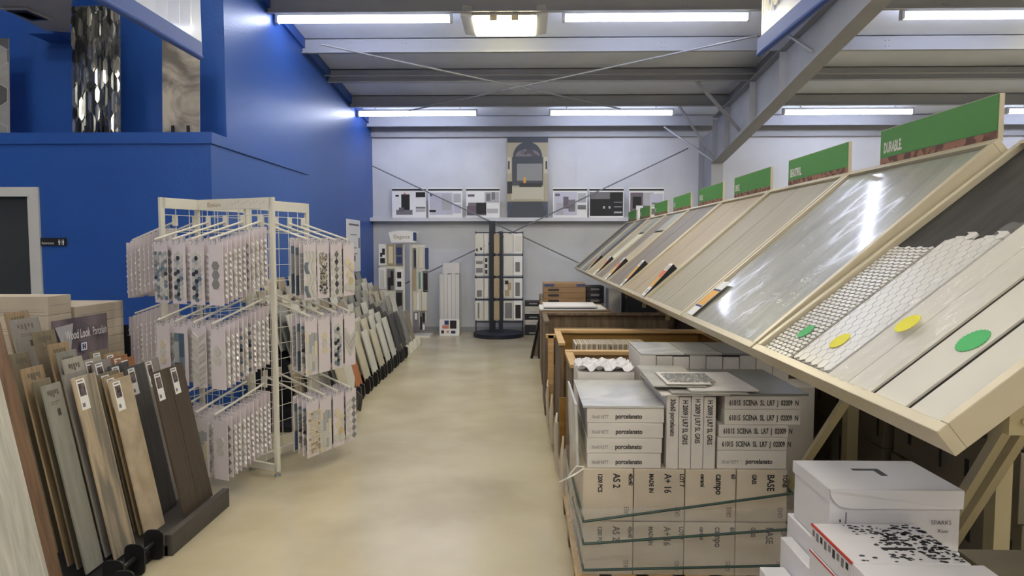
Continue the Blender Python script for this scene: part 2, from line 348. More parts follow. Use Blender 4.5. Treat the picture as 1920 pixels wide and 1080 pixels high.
# ------------------------------------------------------------------ banners
def banner(x, name, label, text, tx, flip):
    y1, z0, y0, z1 = 4.0, at(1422, 107, Y=4.0).z, 1.2, 4.3
    t = thing('hanging_banner', label, 'banner', (x, y1, z0))
    b = MB(); n = 24
    for i in range(n):
        ya, yb = y0+(y1-y0)*i/n, y0+(y1-y0)*(i+1)/n; wa, wb = .012*math.sin(ya*5), .012*math.sin(yb*5)
        b.hexa([(x+wa-.002,ya,z0+.05),(x+wa+.002,ya,z0+.05),(x+wb+.002,yb,z0+.05),(x+wb-.002,yb,z0+.05),(x-.002,ya,z1),(x+.002,ya,z1),(x+.002,yb,z1),(x-.002,yb,z1)])
    b.build('cloth', M['banner'], t)
    b = MB().tube((x, y0, z0+.018), (x, y1+.005, z0+.018), .018, 12).box(x-.014, x+.014, y0, y1, z0+.02, z0+.1); b.build('hem', M['hem'], t, smooth=False)
    s = -1 if flip else 1
    b = MB().text(text, .2, (x+s*.016, tx, z0+.2), (0, s, 0), (0, 0, 1), sx=.8, bold=.006); b.build('lettering', M['banner_ink'], t)
    for y in (y0+.1, y1-.15): MB().tube((x, y, z1), (x, y, deck(y)), .004, 6).build('cord', M['rod'], t)
banner(at(375, 107, Y=4.0).x, '', 'white banner with blue hem hanging over the left aisle side', 'TILE', 2.75, False)
banner(at(1424, 107, Y=4.0).x, '', 'white banner with blue hem hanging in front of the rafter', 'flooring', 3.92, True)
# ------------------------------------------------------------------ slabs on the ledge
def slab_mat_hex(): return None
def ledge_slab(pxl, pxr, pyt, Y, name, label, mats, deco, tilt=.05):
    a = at(pxl, pyt, Y=Y); c_ = at(pxr, pyt, Y=Y); z0 = ZL+.012; H = a.z-z0; Wd = c_.x-a.x
    t = thing(name, label, 'tile', (a.x, Y, z0))
    lean = Vector((0, tilt*H, H)); 
    MB().obox((a.x, Y-.09, z0), (Wd, -.02, 0), (0, .01, 0), (lean.x, lean.y, lean.z)).build('slab', mats[0], t)
    if deco:
        b = MB(); deco(b, Vector((a.x, Y-.09, z0)), Vector((Wd, -.02, 0)), lean)
        b.build('relief', mats, t)
    s = thing('tile_easel', label.split(' slab')[0]+' slab\'s small black easel on ledge', 'stand', (a.x+Wd/2, Y-.1, ZL))
    b = MB()
    for x in (a.x+Wd*.35, a.x+Wd*.75):
        b.box(x-.012, x+.012, Y-.15, Y+.05, ZL, ZL+.01); b.box(x-.012, x+.012, Y-.15, Y-.135, ZL, ZL+.07)
    b.build('bracket', M['dark'], s)
HEXM = [mat('hex_grey_light', (150,150,148), .5, var=.05, scale=20), mat('hex_grey_dark', (84,84,86), .5, var=.06, scale=20), mat('hex_grout', (196,196,192), .6)]
def inpoly_clip(poly, Wd, H):
    for (ax, sgn, lim) in ((0, 1, 0), (0, -1, -Wd), (1, 1, 0), (1, -1, -H)):
        out = []
        for i in range(len(poly)):
            p, q = poly[i], poly[(i+1) % len(poly)]; dp, dq = sgn*p[ax]-lim, sgn*q[ax]-lim
            if dp >= 0: out.append(p)
            if dp*dq < 0:
                k = dp/(dp-dq); out.append((p[0]+(q[0]-p[0])*k, p[1]+(q[1]-p[1])*k))
        poly = out
        if len(poly) < 3: return None
    return poly
def place_poly(b, poly, o, a, l, Wd, H, mi, th=.004):
    au, lu = a.normalized(), l.normalized(); n = au.cross(lu)
    b.prism([o+au*x+lu*y for x, y in poly], n*th, mi)
def hex_deco(b, o, a, l):
    Wd, H = a.length, l.length; r = .118
    for i in range(-1, 5):
        for j in range(-1, 9):
            cx = i*r*math.sqrt(3)+(j % 2)*r*math.sqrt(3)/2+.05; cy = j*r*1.5
            p = inpoly_clip([(cx+(r-.003)*math.cos(R(60*k+30)), cy+(r-.003)*math.sin(R(60*k+30))) for k in range(6)], Wd, H)
            if p: place_poly(b, p, o, a, l, Wd, H, 0 if (j//1+i) % 3 else 1, .002)
ledge_slab(-48, 26, 76, 6.35, 'hexagon_tile_slab', 'grey hexagon patterned slab at far left of ledge', [HEXM[2], HEXM[1]], None)
_h = [o for o in bpy.data.objects if o.name.startswith('slab')][-1]
def late_hex():
    a = at(-48, 76, Y=6.35); c_ = at(26, 76, Y=6.35); z0 = ZL+.012; H = a.z-z0; Wd = c_.x-a.x
    b = MB(); hex_deco(b, Vector((a.x, 6.26, z0)), Vector((Wd, -.02, 0)), Vector((0, .05*H, H)))
    b.build('hexagon_face', HEXM, _h.parent)
late_hex()
SIL = [mat('silver_relief', (150,152,150), .14, metal=.9, rnd=0, var=.15, scale=8), mat('silver_relief_dark', (92,94,94), .2, metal=.85), mat('silver_relief_pale', (198,196,186), .12, metal=.8)]
def shard_deco(b, o, a, l):
    Wd, H = a.length, l.length; au, lu = a.normalized(), l.normalized(); n = au.cross(lu); rr = random.Random(3)
    cols = 12; cw = Wd/cols
    for i in range(cols):
        y = -rr.random()*.2
        while y < H:
            h = rr.uniform(.1, .24); y0, y1 = max(0, y), min(H, y+h)
            if y1-y0 > .02:
                x0 = i*cw; k = rr.uniform(.004, .02); k2 = rr.uniform(.002, .022)
                p = [(x0+.001, min(y1, y0+.03)), (x0+cw*.5, y0), (x0+cw*.9, min(y1, y0+.03)), (x0+cw-.001, max(y0, y1-.05)), (x0+cw*.5, y1), (x0+.001, max(y0, y1-.04))]
                P = [o+au*x+lu*yy for x, yy in p]; T = [v+n*(k if i2 in (0, 5) else k2 if i2 in (2, 3) else .012) for i2, v in enumerate(P)]
                nn = 6
                b.add(P+T, [(6, 7, 10, 11), (7, 8, 9, 10)]+[(q_, (q_+1) % nn, nn+(q_+1) % nn, nn+q_) for q_ in range(nn)], rr.choice((0, 0, 1, 1, 2)))
            y += h
ledge_slab(139, 231, 14, 6.33, 'silver_tile_slab', 'shiny silver shard relief slab standing on ledge', SIL, shard_deco)
ONYX = mat('onyx_swirl', (112,108,104), .35, rgb2=(186,178,168), scale=2.6, dist=2.4, lo=.36, hi=.64)
ledge_slab(309, 380, 76, 6.33, 'onyx_tile_slab', 'grey brown swirled onyx slab at right end of ledge', [ONYX], None)
tag(MB().tube(at(313, 211, Y=6.64), at(313, 211, Y=6.56), .03, 14).build('wall_fitting', M['dark']), 'black round fitting on blue wall left of onyx slab', 'fitting')
# ------------------------------------------------------------------ posters on the back shelf
def rects(b, x0, z0, W_, H_, y, items):
    for (u0, v0, u1, v1, mi) in items:
        b.box(x0+u0*W_, x0+u1*W_, y-.002, y, z0+v0*H_, z0+v1*H_, mi)
PM = [M['white_paper'], M['black_ink'], M['grey_ink'], M['lt_ink'], mat('mauve_ink', (110,98,110), .6), mat('pale_lilac_ink', (196,196,212), .6), M['red_ink']]
posters = [
 (735, 799, 'white poster with black mirror picture, first on the shelf', [(0,.9,1,.96,1),(.27,.25,.52,.78,1),(.12,.1,.6,.26,2),(.2,.2,.35,.34,4),(.7,.68,.98,.85,1),(.7,.3,.98,.36,2),(.7,.2,.98,.28,3),(.1,.7,.2,.76,1),(.35,.76,.4,.82,6)]),
 (803, 867, 'pale lilac poster with shower picture, second on the shelf', [(0,.9,1,.96,1),(.04,.1,.72,.84,5),(.4,.25,.68,.8,3),(.03,.18,.22,.26,1),(.74,.5,.96,.8,3),(.74,.15,.96,.45,5),(.05,.72,.12,.8,4)]),
 (874, 937, 'poster with dark furniture and diagonal tile picture, third on shelf', [(0,.9,1,.96,1),(.02,.08,.6,.4,4),(.06,.4,.5,.5,2),(.3,.12,.6,.5,1),(.55,.5,.98,.85,3),(.6,.55,.72,.8,2),(.76,.6,.86,.85,2),(.62,.15,.95,.3,3),(.05,.7,.25,.78,4)]),
 (1037, 1101, 'pale bathroom poster just right of the tall kitchen picture', [(0,.9,1,.96,1),(.03,.08,.7,.86,5),(.1,.1,.3,.5,3),(.3,.3,.45,.7,4),(.45,.2,.65,.6,2),(.72,.5,.96,.82,3),(.72,.28,.96,.42,2),(.06,.72,.2,.8,4)]),
 (1105, 1169, 'dark poster with night kitchen picture on back shelf', [(0,.9,1,.96,1),(.02,.05,.98,.85,1),(.04,.62,.6,.84,2),(.1,.3,.6,.6,1),(.4,.3,.46,.38,3),(.56,.3,.62,.38,3),(.72,.5,.95,.52,3),(.72,.35,.95,.37,3),(.72,.15,.95,.2,3)]),
 (1180, 1244, 'rightmost shelf poster with brown room picture', [(0,.9,1,.96,1),(.03,.1,.6,.84,4),(.1,.3,.35,.7,1),(.4,.4,.7,.84,3),(.6,.35,.97,.8,5),(.65,.45,.95,.5,2),(.2,.05,.4,.4,0),(.5,.1,.97,.3,2)])]
for (x0, x1, lab, it) in posters:
    a = at(x0, 352, Y=YW-.2); c_ = at(x1, 408, Y=YW-.2); z0 = 2.166
    t = thing('poster', lab, 'poster', (a.x, YW-.2, z0)); Wd = c_.x-a.x; H = a.z-z0
    MB().box(a.x, c_.x, YW-.205, YW-.19, z0, a.z).build('board', M['white_paper'], t)
    b = MB(); 
    for k, (u0, v0, u1, v1, mi) in enumerate(it): b.box(a.x+u0*Wd, a.x+u1*Wd, YW-.207-.0004*k, YW-.205, z0+v0*H, z0+v1*H, mi)
    b.build('print', PM, t)
# tall kitchen picture
a = at(951, 257, Y=YW-.2); c_ = at(1027, 408, Y=YW-.2); z0 = 2.166; Wd = c_.x-a.x; H = a.z-z0
t = thing('kitchen_picture', 'tall picture of an arched kitchen range standing on the shelf', 'picture', (a.x, YW-.2, z0))
KM = [mat('k_sand', (168,160,136), .5), mat('k_slate', (60,66,78), .5), mat('k_arch', (74,72,84), .5, rgb2=(120,108,116), scale=14, kind='vor'), mat('k_hood', (128,130,134), .4), mat('k_floor', (64,72,92), .5, rgb2=(80,88,108), scale=4), mat('k_white', (190,186,168), .5), mat('k_dark', (34,36,44), .5), M['orange']]
MB().box(a.x, c_.x, YW-.21, YW-.19, z0, a.z).build('board', KM[0], t)
b = MB(); cnt = [0]
def pic(poly, mi):
    cnt[0] += 1; b.prism([(a.x+u*Wd, YW-.21, z0+v*H) for u, v in poly], (0, -.0015-.0006*cnt[0], 0), mi)
rc = lambda u0, v0, u1, v1: [(u0,v0),(u1,v0),(u1,v1),(u0,v1)]
pic(rc(0,0,1,.2), 4); pic([(.02,0),(.98,0),(.85,.2),(.15,.2)], 1); pic(rc(0,.93,1,1), 1)
pic([(.14,.75)]+[(.5-.36*math.cos(math.pi*k/14), .75+.19*math.sin(math.pi*k/14)) for k in range(15)]+[(.86,.75)], 1)
pic([(.2,.76)]+[(.5-.3*math.cos(math.pi*k/14), .76+.09*math.sin(math.pi*k/14)) for k in range(15)]+[(.8,.76)], 2)
pic(rc(.12,.4,.88,.75), 1); pic(rc(.24,.46,.86,.67), 3); pic(rc(.24,.58,.86,.62), 3); pic(rc(0,.55,.1,.75), 5); pic(rc(.02,.6,.06,.7), 6); pic(rc(.9,.55,1,.75), 5); pic(rc(.94,.6,.98,.7), 6)
pic(rc(.1,.22,.9,.38), 5); pic(rc(.3,.38,.85,.43), 6); pic(rc(.0,.3,.12,.45), 6); pic(rc(.4,.43,.46,.5), 7); pic(rc(.16,.2,.86,.23), 0)
b.build('print', KM, t)
# ------------------------------------------------------------------ white sign on the blue wall
y0, y1 = at(650, 412, X=XW+.012).y, at(675, 416, X=XW+.012).y
t = thing('wall_sign', 'white vertical sign panel on blue wall above the tile racks', 'sign', (XW+.01, y0, 1.2))
MB().box(XW+.002, XW+.012, y0, y1, 1.2, 2.08).build('panel', M['white_paper'], t)
b = MB()
for (v, h, u0, u1) in ((1.98,.03,.15,.9),(1.82,.015,.25,.7),(1.6,.015,.2,.7),(1.5,.015,.2,.75),(1.38,.1,.45,.6),(1.6,.18,.85,.95)):
    b.box(XW+.012, XW+.014, y0+(y1-y0)*u0, y0+(y1-y0)*u1, v, v+h)
b.build('print', M['grey_ink'], t)
# ------------------------------------------------------------------ sample cards (kinds)
CW, CH = .128, .41
def card_proto(kind):
    rr = random.Random(hash(kind) % 1000 if False else sum(map(ord, kind)))
    t = thing('sample_card', kind, 'sample card', (0, 0, 0))
    MB().box(-CW/2, CW/2, -.002, .002, -CH-.012, -.012).build('board', M['lilac'], t)
    b = MB()
    for sx in (-.045, .0): b.path([(sx+.011*math.cos(k*.785), -.003, -.012+.014*math.sin(k*.785)) for k in range(9)], .0016, 5)
    b.build('ring', M['chrome'], t)
    b = MB(); T = []; W2 = CW/2-.006; top, bot = -.07, -CH-.004
    def poly(pts, mi, th=.006): 
        if all(abs(x) <= CW/2+.012 for x, z in pts): b.prism([(x, -.002, z) for x, z in pts], (0, -th*rr.uniform(.7, 1.2), 0), mi)
    def hexs(cx, cz, r): return [(cx+r*math.cos(R(60*k)), cz+r*math.sin(R(60*k))) for k in range(6)]
    if kind in ('hexmix', 'hexfull', 'hexbig', 'hexivory', 'hexwhite'):
        r = {'hexmix': .0155, 'hexfull': .017, 'hexbig': .034, 'hexivory': .03, 'hexwhite': .036}[kind]
        ms = {'hexmix': [0,0,1,4,3,0,1,2], 'hexfull': [0,0,0,4,3,4,1,0,2], 'hexbig': [1], 'hexivory': [5,5,0], 'hexwhite': [0]}[kind]
        nx = int(CW/(1.5*r))+1; nz = int((top-bot)/(1.74*r))+1
        for i in range(-nx, nx+1):
            for j in range(nz+1):
                cx, cz = i*1.53*r, top-r-j*1.77*r-(i % 2)*.885*r
                if abs(cx) > W2-r*.6 or cz < bot+r*.9: continue
                if kind in ('hexbig', 'hexivory', 'hexwhite') and (cz < bot+.12 or j < 1): continue
                poly(hexs(cx, cz, r*.97), rr.choice(ms))
        T = [M['t_lt'], M['t_grey'], M['t_dark'], M['t_blue'], mat('tile_mid', (172,176,180), .3), M['t_cream']]
    elif kind == 'chevron':
        for j in range(9):
            z = top-.02-j*.037
            for s in (-1, 1): poly([(0, z), (s*W2, z+.035), (s*W2, z+.005), (0, z-.03)], (j+(s > 0)) % 2)
        T = [M['t_lt'], mat('tile_pearl', (200,196,192), .15)]
    elif kind == 'bigchevron':
        for j in range(3):
            z = top-.12-j*.055
            for s in (-1, 1): poly([(0, z), (s*W2, z+.07), (s*W2, z+.03), (0, z-.045)], j % 2)
        T = [M['t_lt'], mat('tile_pearl', (200,196,192), .15)]
    elif kind == 'pebble':
        for i in range(170):
            x, z = rr.uniform(-W2+.02, W2-.02), rr.uniform(bot+.02, top-.02); r = rr.uniform(.006, .011)
            poly([(x+r*math.cos(k*1.26+x*50), z+r*math.sin(k*1.26+x*50)) for k in range(5)], rr.choice((0,1,2,3)), .005)
        T = [M['t_dark'], M['t_tan'], M['t_grey'], M['t_lt']]
    elif kind == 'ivorychip':
        for i in range(16):
            for j in range(5):
                x, z = -W2+.02+j*.024, top-.02-i*.02
                poly([(x-.01, z-.006), (x+.01, z-.008), (x+.011, z+.006), (x-.009, z+.008)], rr.choice((0,0,1,2)), .006)
        T = [M['t_cream'], M['t_lt'], M['t_tan']]
    elif kind == 'diamond':
        for j in range(6):
            z = top-.03-j*.056
            for s in (-1, 0, 1): poly([(s*.045, z+.027-abs(s)*.028), (s*.045+.021, z-abs(s)*.028), (s*.045, z-.027-abs(s)*.028), (s*.045-.021, z-abs(s)*.028)], 3 if s else j % 3)
        T = [M['t_green'], M['t_dark'], M['t_sage'], M['t_lt']]
    elif kind == 'diamondgrey':
        for j in range(6):
            z = top-.03-j*.056
            for s in (-1, 1): poly([(s*.03, z+.026), (s*.03+.026, z), (s*.03, z-.026), (s*.03-.026, z)], 0 if s > 0 else 1)
        T = [M['t_grey'], M['t_lt']]
    elif kind == 'wave':
        for c0 in (-.035, .0, .035):
            for j in range(12):
                z0_, z1_ = top-j*.028, top-(j+1)*.028; f = lambda z: c0+.014*math.sin(z*42)
                poly([(f(z0_)-.015, z0_), (f(z0_)+.014, z0_), (f(z1_)+.014, z1_), (f(z1_)-.015, z1_)], 1 if c0 == -.035 and j % 6 > 2 else 0)
        T = [M['t_lt'], M['t_blue']]
    elif kind == 'bluestrip':
        for i in range(3):
            z = top-.0
            while z > bot+.02:
                h = rr.uniform(.05, .11); z2 = max(bot, z-h); poly([(-W2+i*.046, z-.001), (-W2+i*.046+.044, z-.001), (-W2+i*.046+.044, z2), (-W2+i*.046, z2)], rr.choice((0,1,1,2))); z = z2
        T = [M['t_blue'], mat('tile_deep_blue', (84,104,122), .12), mat('tile_mid', (172,176,180), .3)]
    elif kind == 'ribs':
        for i in range(8): poly([(-W2+i*.0172, top), (-W2+i*.0172+.012, top), (-W2+i*.0172+.012, bot), (-W2+i*.0172, bot)], i % 2)
        T = [M['t_tan'], M['t_grey']]
    elif kind == 'lozenge':
        for i in range(4):
            for j in range(9):
                x, z = -.052+i*.035, top-.02-j*.036-(i % 2)*.018
                poly([(x, z+.02), (x+.016, z), (x, z-.02), (x-.016, z)], rr.choice((0,0,1)), .01)
        T = [M['t_lt'], mat('tile_white_gloss', (240,240,236), .1)]
    elif kind == 'glint':
        for j in range(8):
            z = top-.03-j*.038; poly([(.035, z), (.055, z+.004), (.062, z-.016), (.04, z-.014)], 0, .012); poly([(-.06, z), (.02, z), (.02, z-.03), (-.06, z-.03)], 1, .004)  # white chips along the right edge paint the glints seen on queued cards
        T = [mat('tile_white_gloss', (240,240,236), .1), mat('tile_mid', (172,176,180), .3)]
    elif kind == 'flower':
        for cx, cz in ((-.02, -.16), (.03, -.2), (-.01, -.25), (.02, -.31), (.035, -.36), (-.03, -.35)):
            poly([(cx+.032*math.cos(k*.7854), cz+.032*math.sin(k*.7854)) for k in range(8)], rr.choice((0, 1, 2)))
        T = [M['t_cream'], mat('tile_sand_gold', (206,190,146), .3), M['t_lt']]
    elif kind == 'plankmix':
        for i in range(5):
            z = top-rr.random()*.06
            while z > bot+.02:
                z2 = max(bot, z-rr.uniform(.06, .14)); poly([(-W2+i*.0275, z-.001), (-W2+i*.0275+.026, z-.001), (-W2+i*.0275+.026, z2+.001), (-W2+i*.0275, z2+.001)], rr.choice((0,1,2))); z = z2
        T = [M['t_lt'], mat('tile_mid', (172,176,180), .3), M['t_cream']]
    if T: b.build('mosaic', T, t)
    return t
KIND_WORDS = dict(hexmix='small grey and white hexagon', hexfull='marble hexagon', hexbig='large grey hexagon', hexivory='ivory hexagon', hexwhite='large white hexagon', chevron='white chevron',
 bigchevron='broad grey chevron', pebble='brown pebble', ivorychip='ivory chip', diamond='dark and white diamond', diamondgrey='white and grey diamond', wave='white and blue wave', bluestrip='blue glass strip',
 ribs='taupe ribbed', lozenge='white lozenge', glint='painted glint', flower='cream blossom', plankmix='pale stick', plain='plain')
PROTO = {}; USED = {}
def put_card(kind, loc, rz, label, group=None):
    if kind not in PROTO: PROTO[kind] = card_proto(kind)
    p = PROTO[kind]
    if kind not in USED:
        USED[kind] = 1; p.location = loc; p.rotation_euler = (0, 0, rz); p['label'] = label; p['w'] = list(loc)
        if group: p['group'] = group
        return p
    return copy_tree(p, loc, rz, label, group)
# ------------------------------------------------------------------ white three-wing rack
u = Vector((.4, .9165, 0)); vv = Vector((.9165, -.4, 0)); RH = 1.985
D = Vector((-1.77, 4.76, 0)); A = Vector((-2.55, 4.76, 0)); G = D-vv*.73; E = Vector((-1.766, 5.5, 0)); E0 = D-vv*.27
rack = thing('white_card_rack', 'white three-winged wire rack hung with mosaic sample cards', 'rack', (D.x, D.y, 0))
def wing(p, q, nm):
    d = (q-p); L_ = d.length; dn = d.normalized(); pr = dn.cross(Vector((0,0,1)))
    b = MB(); W3 = .034
    for e in (p, q): b.obox(e-dn*W3/2*(1 if e is p else 1)-pr*.012, dn*W3, pr*.024, (0,0,RH-.035)) if False else b.obox(e-dn*W3/2-pr*.012+Vector((0,0,.035)), dn*W3, pr*.024, (0,0,RH-.035))
    b.obox(p-pr*.012+Vector((0,0,RH-.075)), d, pr*.024, (0,0,.075))
    b.obox(p-pr*.012+Vector((0,0,.035)), d, pr*.024, (0,0,.05))
    wob = b.build('wing_frame', M['white'], rack)
    g = MB(); n = max(4, int(L_/.1))
    for i in range(1, n): x = p+dn*(L_*i/n); g.tube(x+Vector((0,0,.08)), x+Vector((0,0,RH-.07)), .003, 5)
    for k in range(1, 16): z = .05+k*.121; g.tube(p+Vector((0,0,z)), q+Vector((0,0,z)), .003, 5)
    g.build('wire_grid', M['white'], wob)
    for e in (p, q): MB().tube(e, e+Vector((0,0,.012)), .025, 12).tube(e+Vector((0,0,.01)), e+Vector((0,0,.04)), .008, 8).build('foot', M['chrome'], wob)
wing(D, G, 'a'); wing(A, A+u*.8, 'b'); wing(E0+u*.03, E, 'c')
n_ = -u
b = MB().text('Elysium', .045, G+vv*.12+n_*.0135+Vector((0,0,RH-.055)), vv, (0,0,1))
for k in range(11): 
    c0 = G+vv*(.36+.03*k)+n_*.0135+Vector((0,0,RH-.04+.01*((k*7) % 3-1))); b.text('o' if k % 3 else 'x', .03, c0, vv, (0,0,1), 1)
b.build('brand_strip', [mat('gold_ink', (150,124,84), .5), M['lt_ink']], rack)
tiers = (1.82, 1.27, .67)
def arm(p, d, L_, z):
    e = p+d*L_; a0 = p+Vector((0,0,z)); a1 = e+Vector((0,0,z-.13))
    b = MB().tube(a0+d*.012, a1, .008, 8); pr = d.cross(Vector((0,0,1)))
    b.obox(p+d*.012-pr*.022+Vector((0,0,z-.03)), pr*.044, d*.008, (0,0,.075))
    b.tube(p+d*.03+Vector((0,0,z-.06)), a0+d*.2+Vector((0,0,-.06)), .004, 6)
    b.build('arm', M['white'], rack)
    return a0, a1
TW = ('top', 'middle', 'bottom')
def ang(d): return math.atan2(d.x, -d.y)
front_k = [['hexmix','hexfull','hexfull','hexbig'], ['hexivory','bluestrip','chevron','hexwhite'], ['wave','flower','plankmix','hexwhite']]
pos_w = ('leftmost', 'second', 'third', 'rightmost')
for ti, z in enumerate(tiers):
    for ai, s in enumerate((.60, .43, .26, .09)):
        if ti == 2 and ai == 0: kinds = ['plankmix']
        p = D-vv*s; a0, a1 = arm(p, n_, .46, z)
        kk = front_k[ti][ai]; n = 11 if ai == 3 else 4
        for c in range(n):
            f = .97-c*.083 if ai == 3 else .97-c*.1
            k2 = kk if c == 0 else random.Random(ti*50+ai*9+c).choice(['glint','lozenge','glint','hexmix'] if ti == 1 else ['glint','diamondgrey','lozenge','glint'])
            loc = a0.lerp(a1, f)+vv*.035+Vector((0,0,-.012))
            if c == 0: put_card(k2, loc, ang(n_), '%s card ending the %s front arm, white rack %s tier' % (KIND_WORDS[k2], pos_w[ai], TW[ti]))
            else: put_card(k2, loc, ang(n_)+random.uniform(-.03,.03), 'sample card %s behind the end card, %s front arm, %s tier' % (ordn[c-1], pos_w[ai], TW[ti]), '%s front arm cards, %s tier' % (pos_w[ai], TW[ti]))
right_k = [['flower','diamond','pebble','wave'], ['bigchevron','hexfull','hexivory','plankmix'], ['diamondgrey','flower','plankmix','ivorychip']]
pos_r = ('rightmost', 'third', 'second', 'leftmost')
for ti, z in enumerate(tiers):
    for ai, s in enumerate((.06, .21, .36, .50)):
        p = E-u*s; a0, a1 = arm(p, vv, .46, z)
        for c in range(4):
            k2 = right_k[ti][ai] if c == 0 else random.Random(ti*50+ai*9+c+5).choice(['ribs','glint','bluestrip','hexmix'])
            loc = a0.lerp(a1, .97-c*.09)+u*.02+Vector((0,0,-.012))
            if c == 0: put_card(k2, loc, ang(vv), '%s card ending the %s right-facing arm, white rack %s tier' % (KIND_WORDS[k2], pos_r[ai], TW[ti]))
            else: put_card(k2, loc, ang(vv), 'sample card %s behind the end card, %s right-facing arm, %s tier' % (ordn[c-1], pos_r[ai], TW[ti]), '%s right-facing arm cards, %s tier' % (pos_r[ai], TW[ti]))
for ti, z in enumerate(tiers[:2]):
    for ai, s in enumerate((.12, .29)):
        p = A+u*s; a0, a1 = arm(p, -vv, .47, z)
        for c in range(9 if ai == 0 else 4):
            put_card('lozenge' if c % 4 == 3 else 'glint', a0.lerp(a1, .97-c*.1)-u*.0+Vector((0,0,-.012)), ang(-vv), 'card back %s from the left end, %s tier, %s left-side arm' % (ordn[c], TW[ti], ('nearer', 'farther')[ai]), 'left-side cards on the %s arm, %s tier' % (('nearer', 'farther')[ai], TW[ti]))
# ------------------------------------------------------------------ wood look planks, left foreground
def wood(name, c1, c2, sc_=3.0): return mat(name, c1, .5, rgb2=c2, stretch=(12, 12, 1.1), scale=sc_, dist=.8, bump=.05, bscale=30, lo=.3, hi=.7)
WD = dict(dark=wood('dark_brown_plank', (64,54,45), (84,72,60)), beige=mat('beige_stone', (164,148,124), .55, rgb2=(186,170,146), scale=12, stretch=(1,1,.8)), stripe=mat('grey_tan_plank', (118,113,104), .5, rgb2=(184,166,140), stretch=(9,9,.8), scale=1.7, dist=1.2, lo=.4, hi=.6), grey=wood('grey_plank', (128,128,120), (146,144,134)),
 tan=wood('tan_plank', (138,118,90), (168,144,112)), brown=wood('red_brown_plank', (100,76,58), (132,104,80)), white=wood('white_plank', (172,172,162), (212,208,198)), light=wood('light_grey_plank', (158,154,142), (176,172,158)), olive=wood('olive_plank', (112,102,82), (132,120,98)),
 orange=wood('orange_plank', (140,94,62), (160,112,78)), slate=wood('slate_plank', (66,66,68), (88,86,86)), mid=wood('mid_grey_plank', (132,128,124), (152,146,140)))
SW = .11     # lean per metre of height
LEAN = .2
def plank(X, Z, Y0, wd, mname, label, sticker=False, stamp=False, zb=.06, th=.01, group=None):
    H = Z-zb; up = Vector((-LEAN*H, 0, H)); Lg = up.length
    o = thing('wood_plank' if mname != 'beige' else 'stone_plank', label, 'tile plank', (0, 0, 0), group)
    # local frame: plank face toward +X, long axis local Z
    MB().box(-th, 0, 0, wd, 0, Lg).build('plank_body', WD[mname], o, bevel=.0015)
    if sticker:
        y0 = .02
        for q_ in ([y0] if sticker == 1 else [y0]):
            s_ = MB().box(.0005, .0015, y0, y0+.065, Lg-.17, Lg-.012).build('label_sticker', M['white_paper'], o)
            MB().box(.0015, .0022, y0+.008, y0+.057, Lg-.1, Lg-.035).box(.0015, .0022, y0+.01, y0+.03, Lg-.155, Lg-.135, 1).box(.0015, .0022, y0+.008, y0+.05, Lg-.026, Lg-.019, 1).box(.0015, .0022, y0+.02, y0+.045, Lg-.085, Lg-.06, 2).build('sticker_print', [mat('photo_print', (50,42,44), .5, rgb2=(130,116,110), scale=40), M['grey_ink'], mat('mauve_ink', (110,98,110), .6)], s_)
    if stamp:
        b = MB().box(.0005, .0012, wd*.5, wd*.5+.022, Lg-.16, Lg-.125)
        for k in range(5): b.box(.0005, .0012, wd*(.2+.12*k), wd*(.2+.12*k)+.012, Lg-.05-.008*(k % 3), Lg-.03, 1)
        b.box(.0005, .0012, wd*.25, wd*.75, Lg-.09, Lg-.086, 1).box(.0005, .0012, wd*.25, wd*.6, Lg-.1, Lg-.097, 1)
        b.build('stamp_print', [mat('stamp_ink', (66,58,52), .6), mat('faded_ink', (104,98,88), .6)], o)
    o.rotation_euler = (0, -math.atan(LEAN), 0)
    o.location = (X+LEAN*H, Y0, zb)
    return o
def plank_px(px, py, Y0, wd, *a, **k):
    p = at(px, py, Y=Y0); return plank(p.x, p.z, Y0, wd, *a, **k)
plank(-2.125, .925, 3.80, .175, 'dark', 'dark brown wood-look plank with white sticker, nearer of the front pair', 1, zb=.085)
plank(-2.125, .925, 3.98, .175, 'dark', 'dark brown wood-look plank at right end of the plank display', 1, zb=.085)
plank_px(205, 715, 3.53, .19, 'beige', 'smooth beige stone-look plank with sticker beside dark brown planks', 1, zb=.085)
plank_px(194, 709, 3.56, .18, 'tan', 'brown plank edge directly behind the beige stone plank', 1, zb=.085)
plank_px(184, 703, 3.6, .18, 'olive', 'olive plank edge behind beige stone plank, further from aisle', 1, zb=.085)
plank_px(135, 710, 3.32, .18, 'stripe', 'streaky grey and tan plank with sticker standing in black slots', 1)
plank_px(118, 704, 3.35, .17, 'mid', 'grey plank tucked behind the streaky grey and tan plank')
plank_px(78, 725, 3.17, .13, 'grey', 'plain grey plank with stamped label, left of streaky plank', 0, True)
plank_px(62, 716, 3.22, .12, 'olive', 'dark olive plank hidden behind the plain grey plank')
plank_px(40, 693, 3.25, .15, 'tan', 'tan plank with stamped square, left of plain grey plank', 0, True)
p = at(0, 600, Y=2.98); plank(p.x-.03, 1.47, 2.85, .13, 'brown', 'reddish brown plank between white plank and tan plank')
p = at(0, 710, Y=2.8); plank(p.x-.06, 1.40, 2.55, .25, 'white', 'wide whitewashed plank at bottom left picture corner')
p = at(0, 545, Y=3.05); plank(p.x-.02, 1.38, 2.92, .13, 'light', 'pale grey plank edge at left picture border above brown plank')
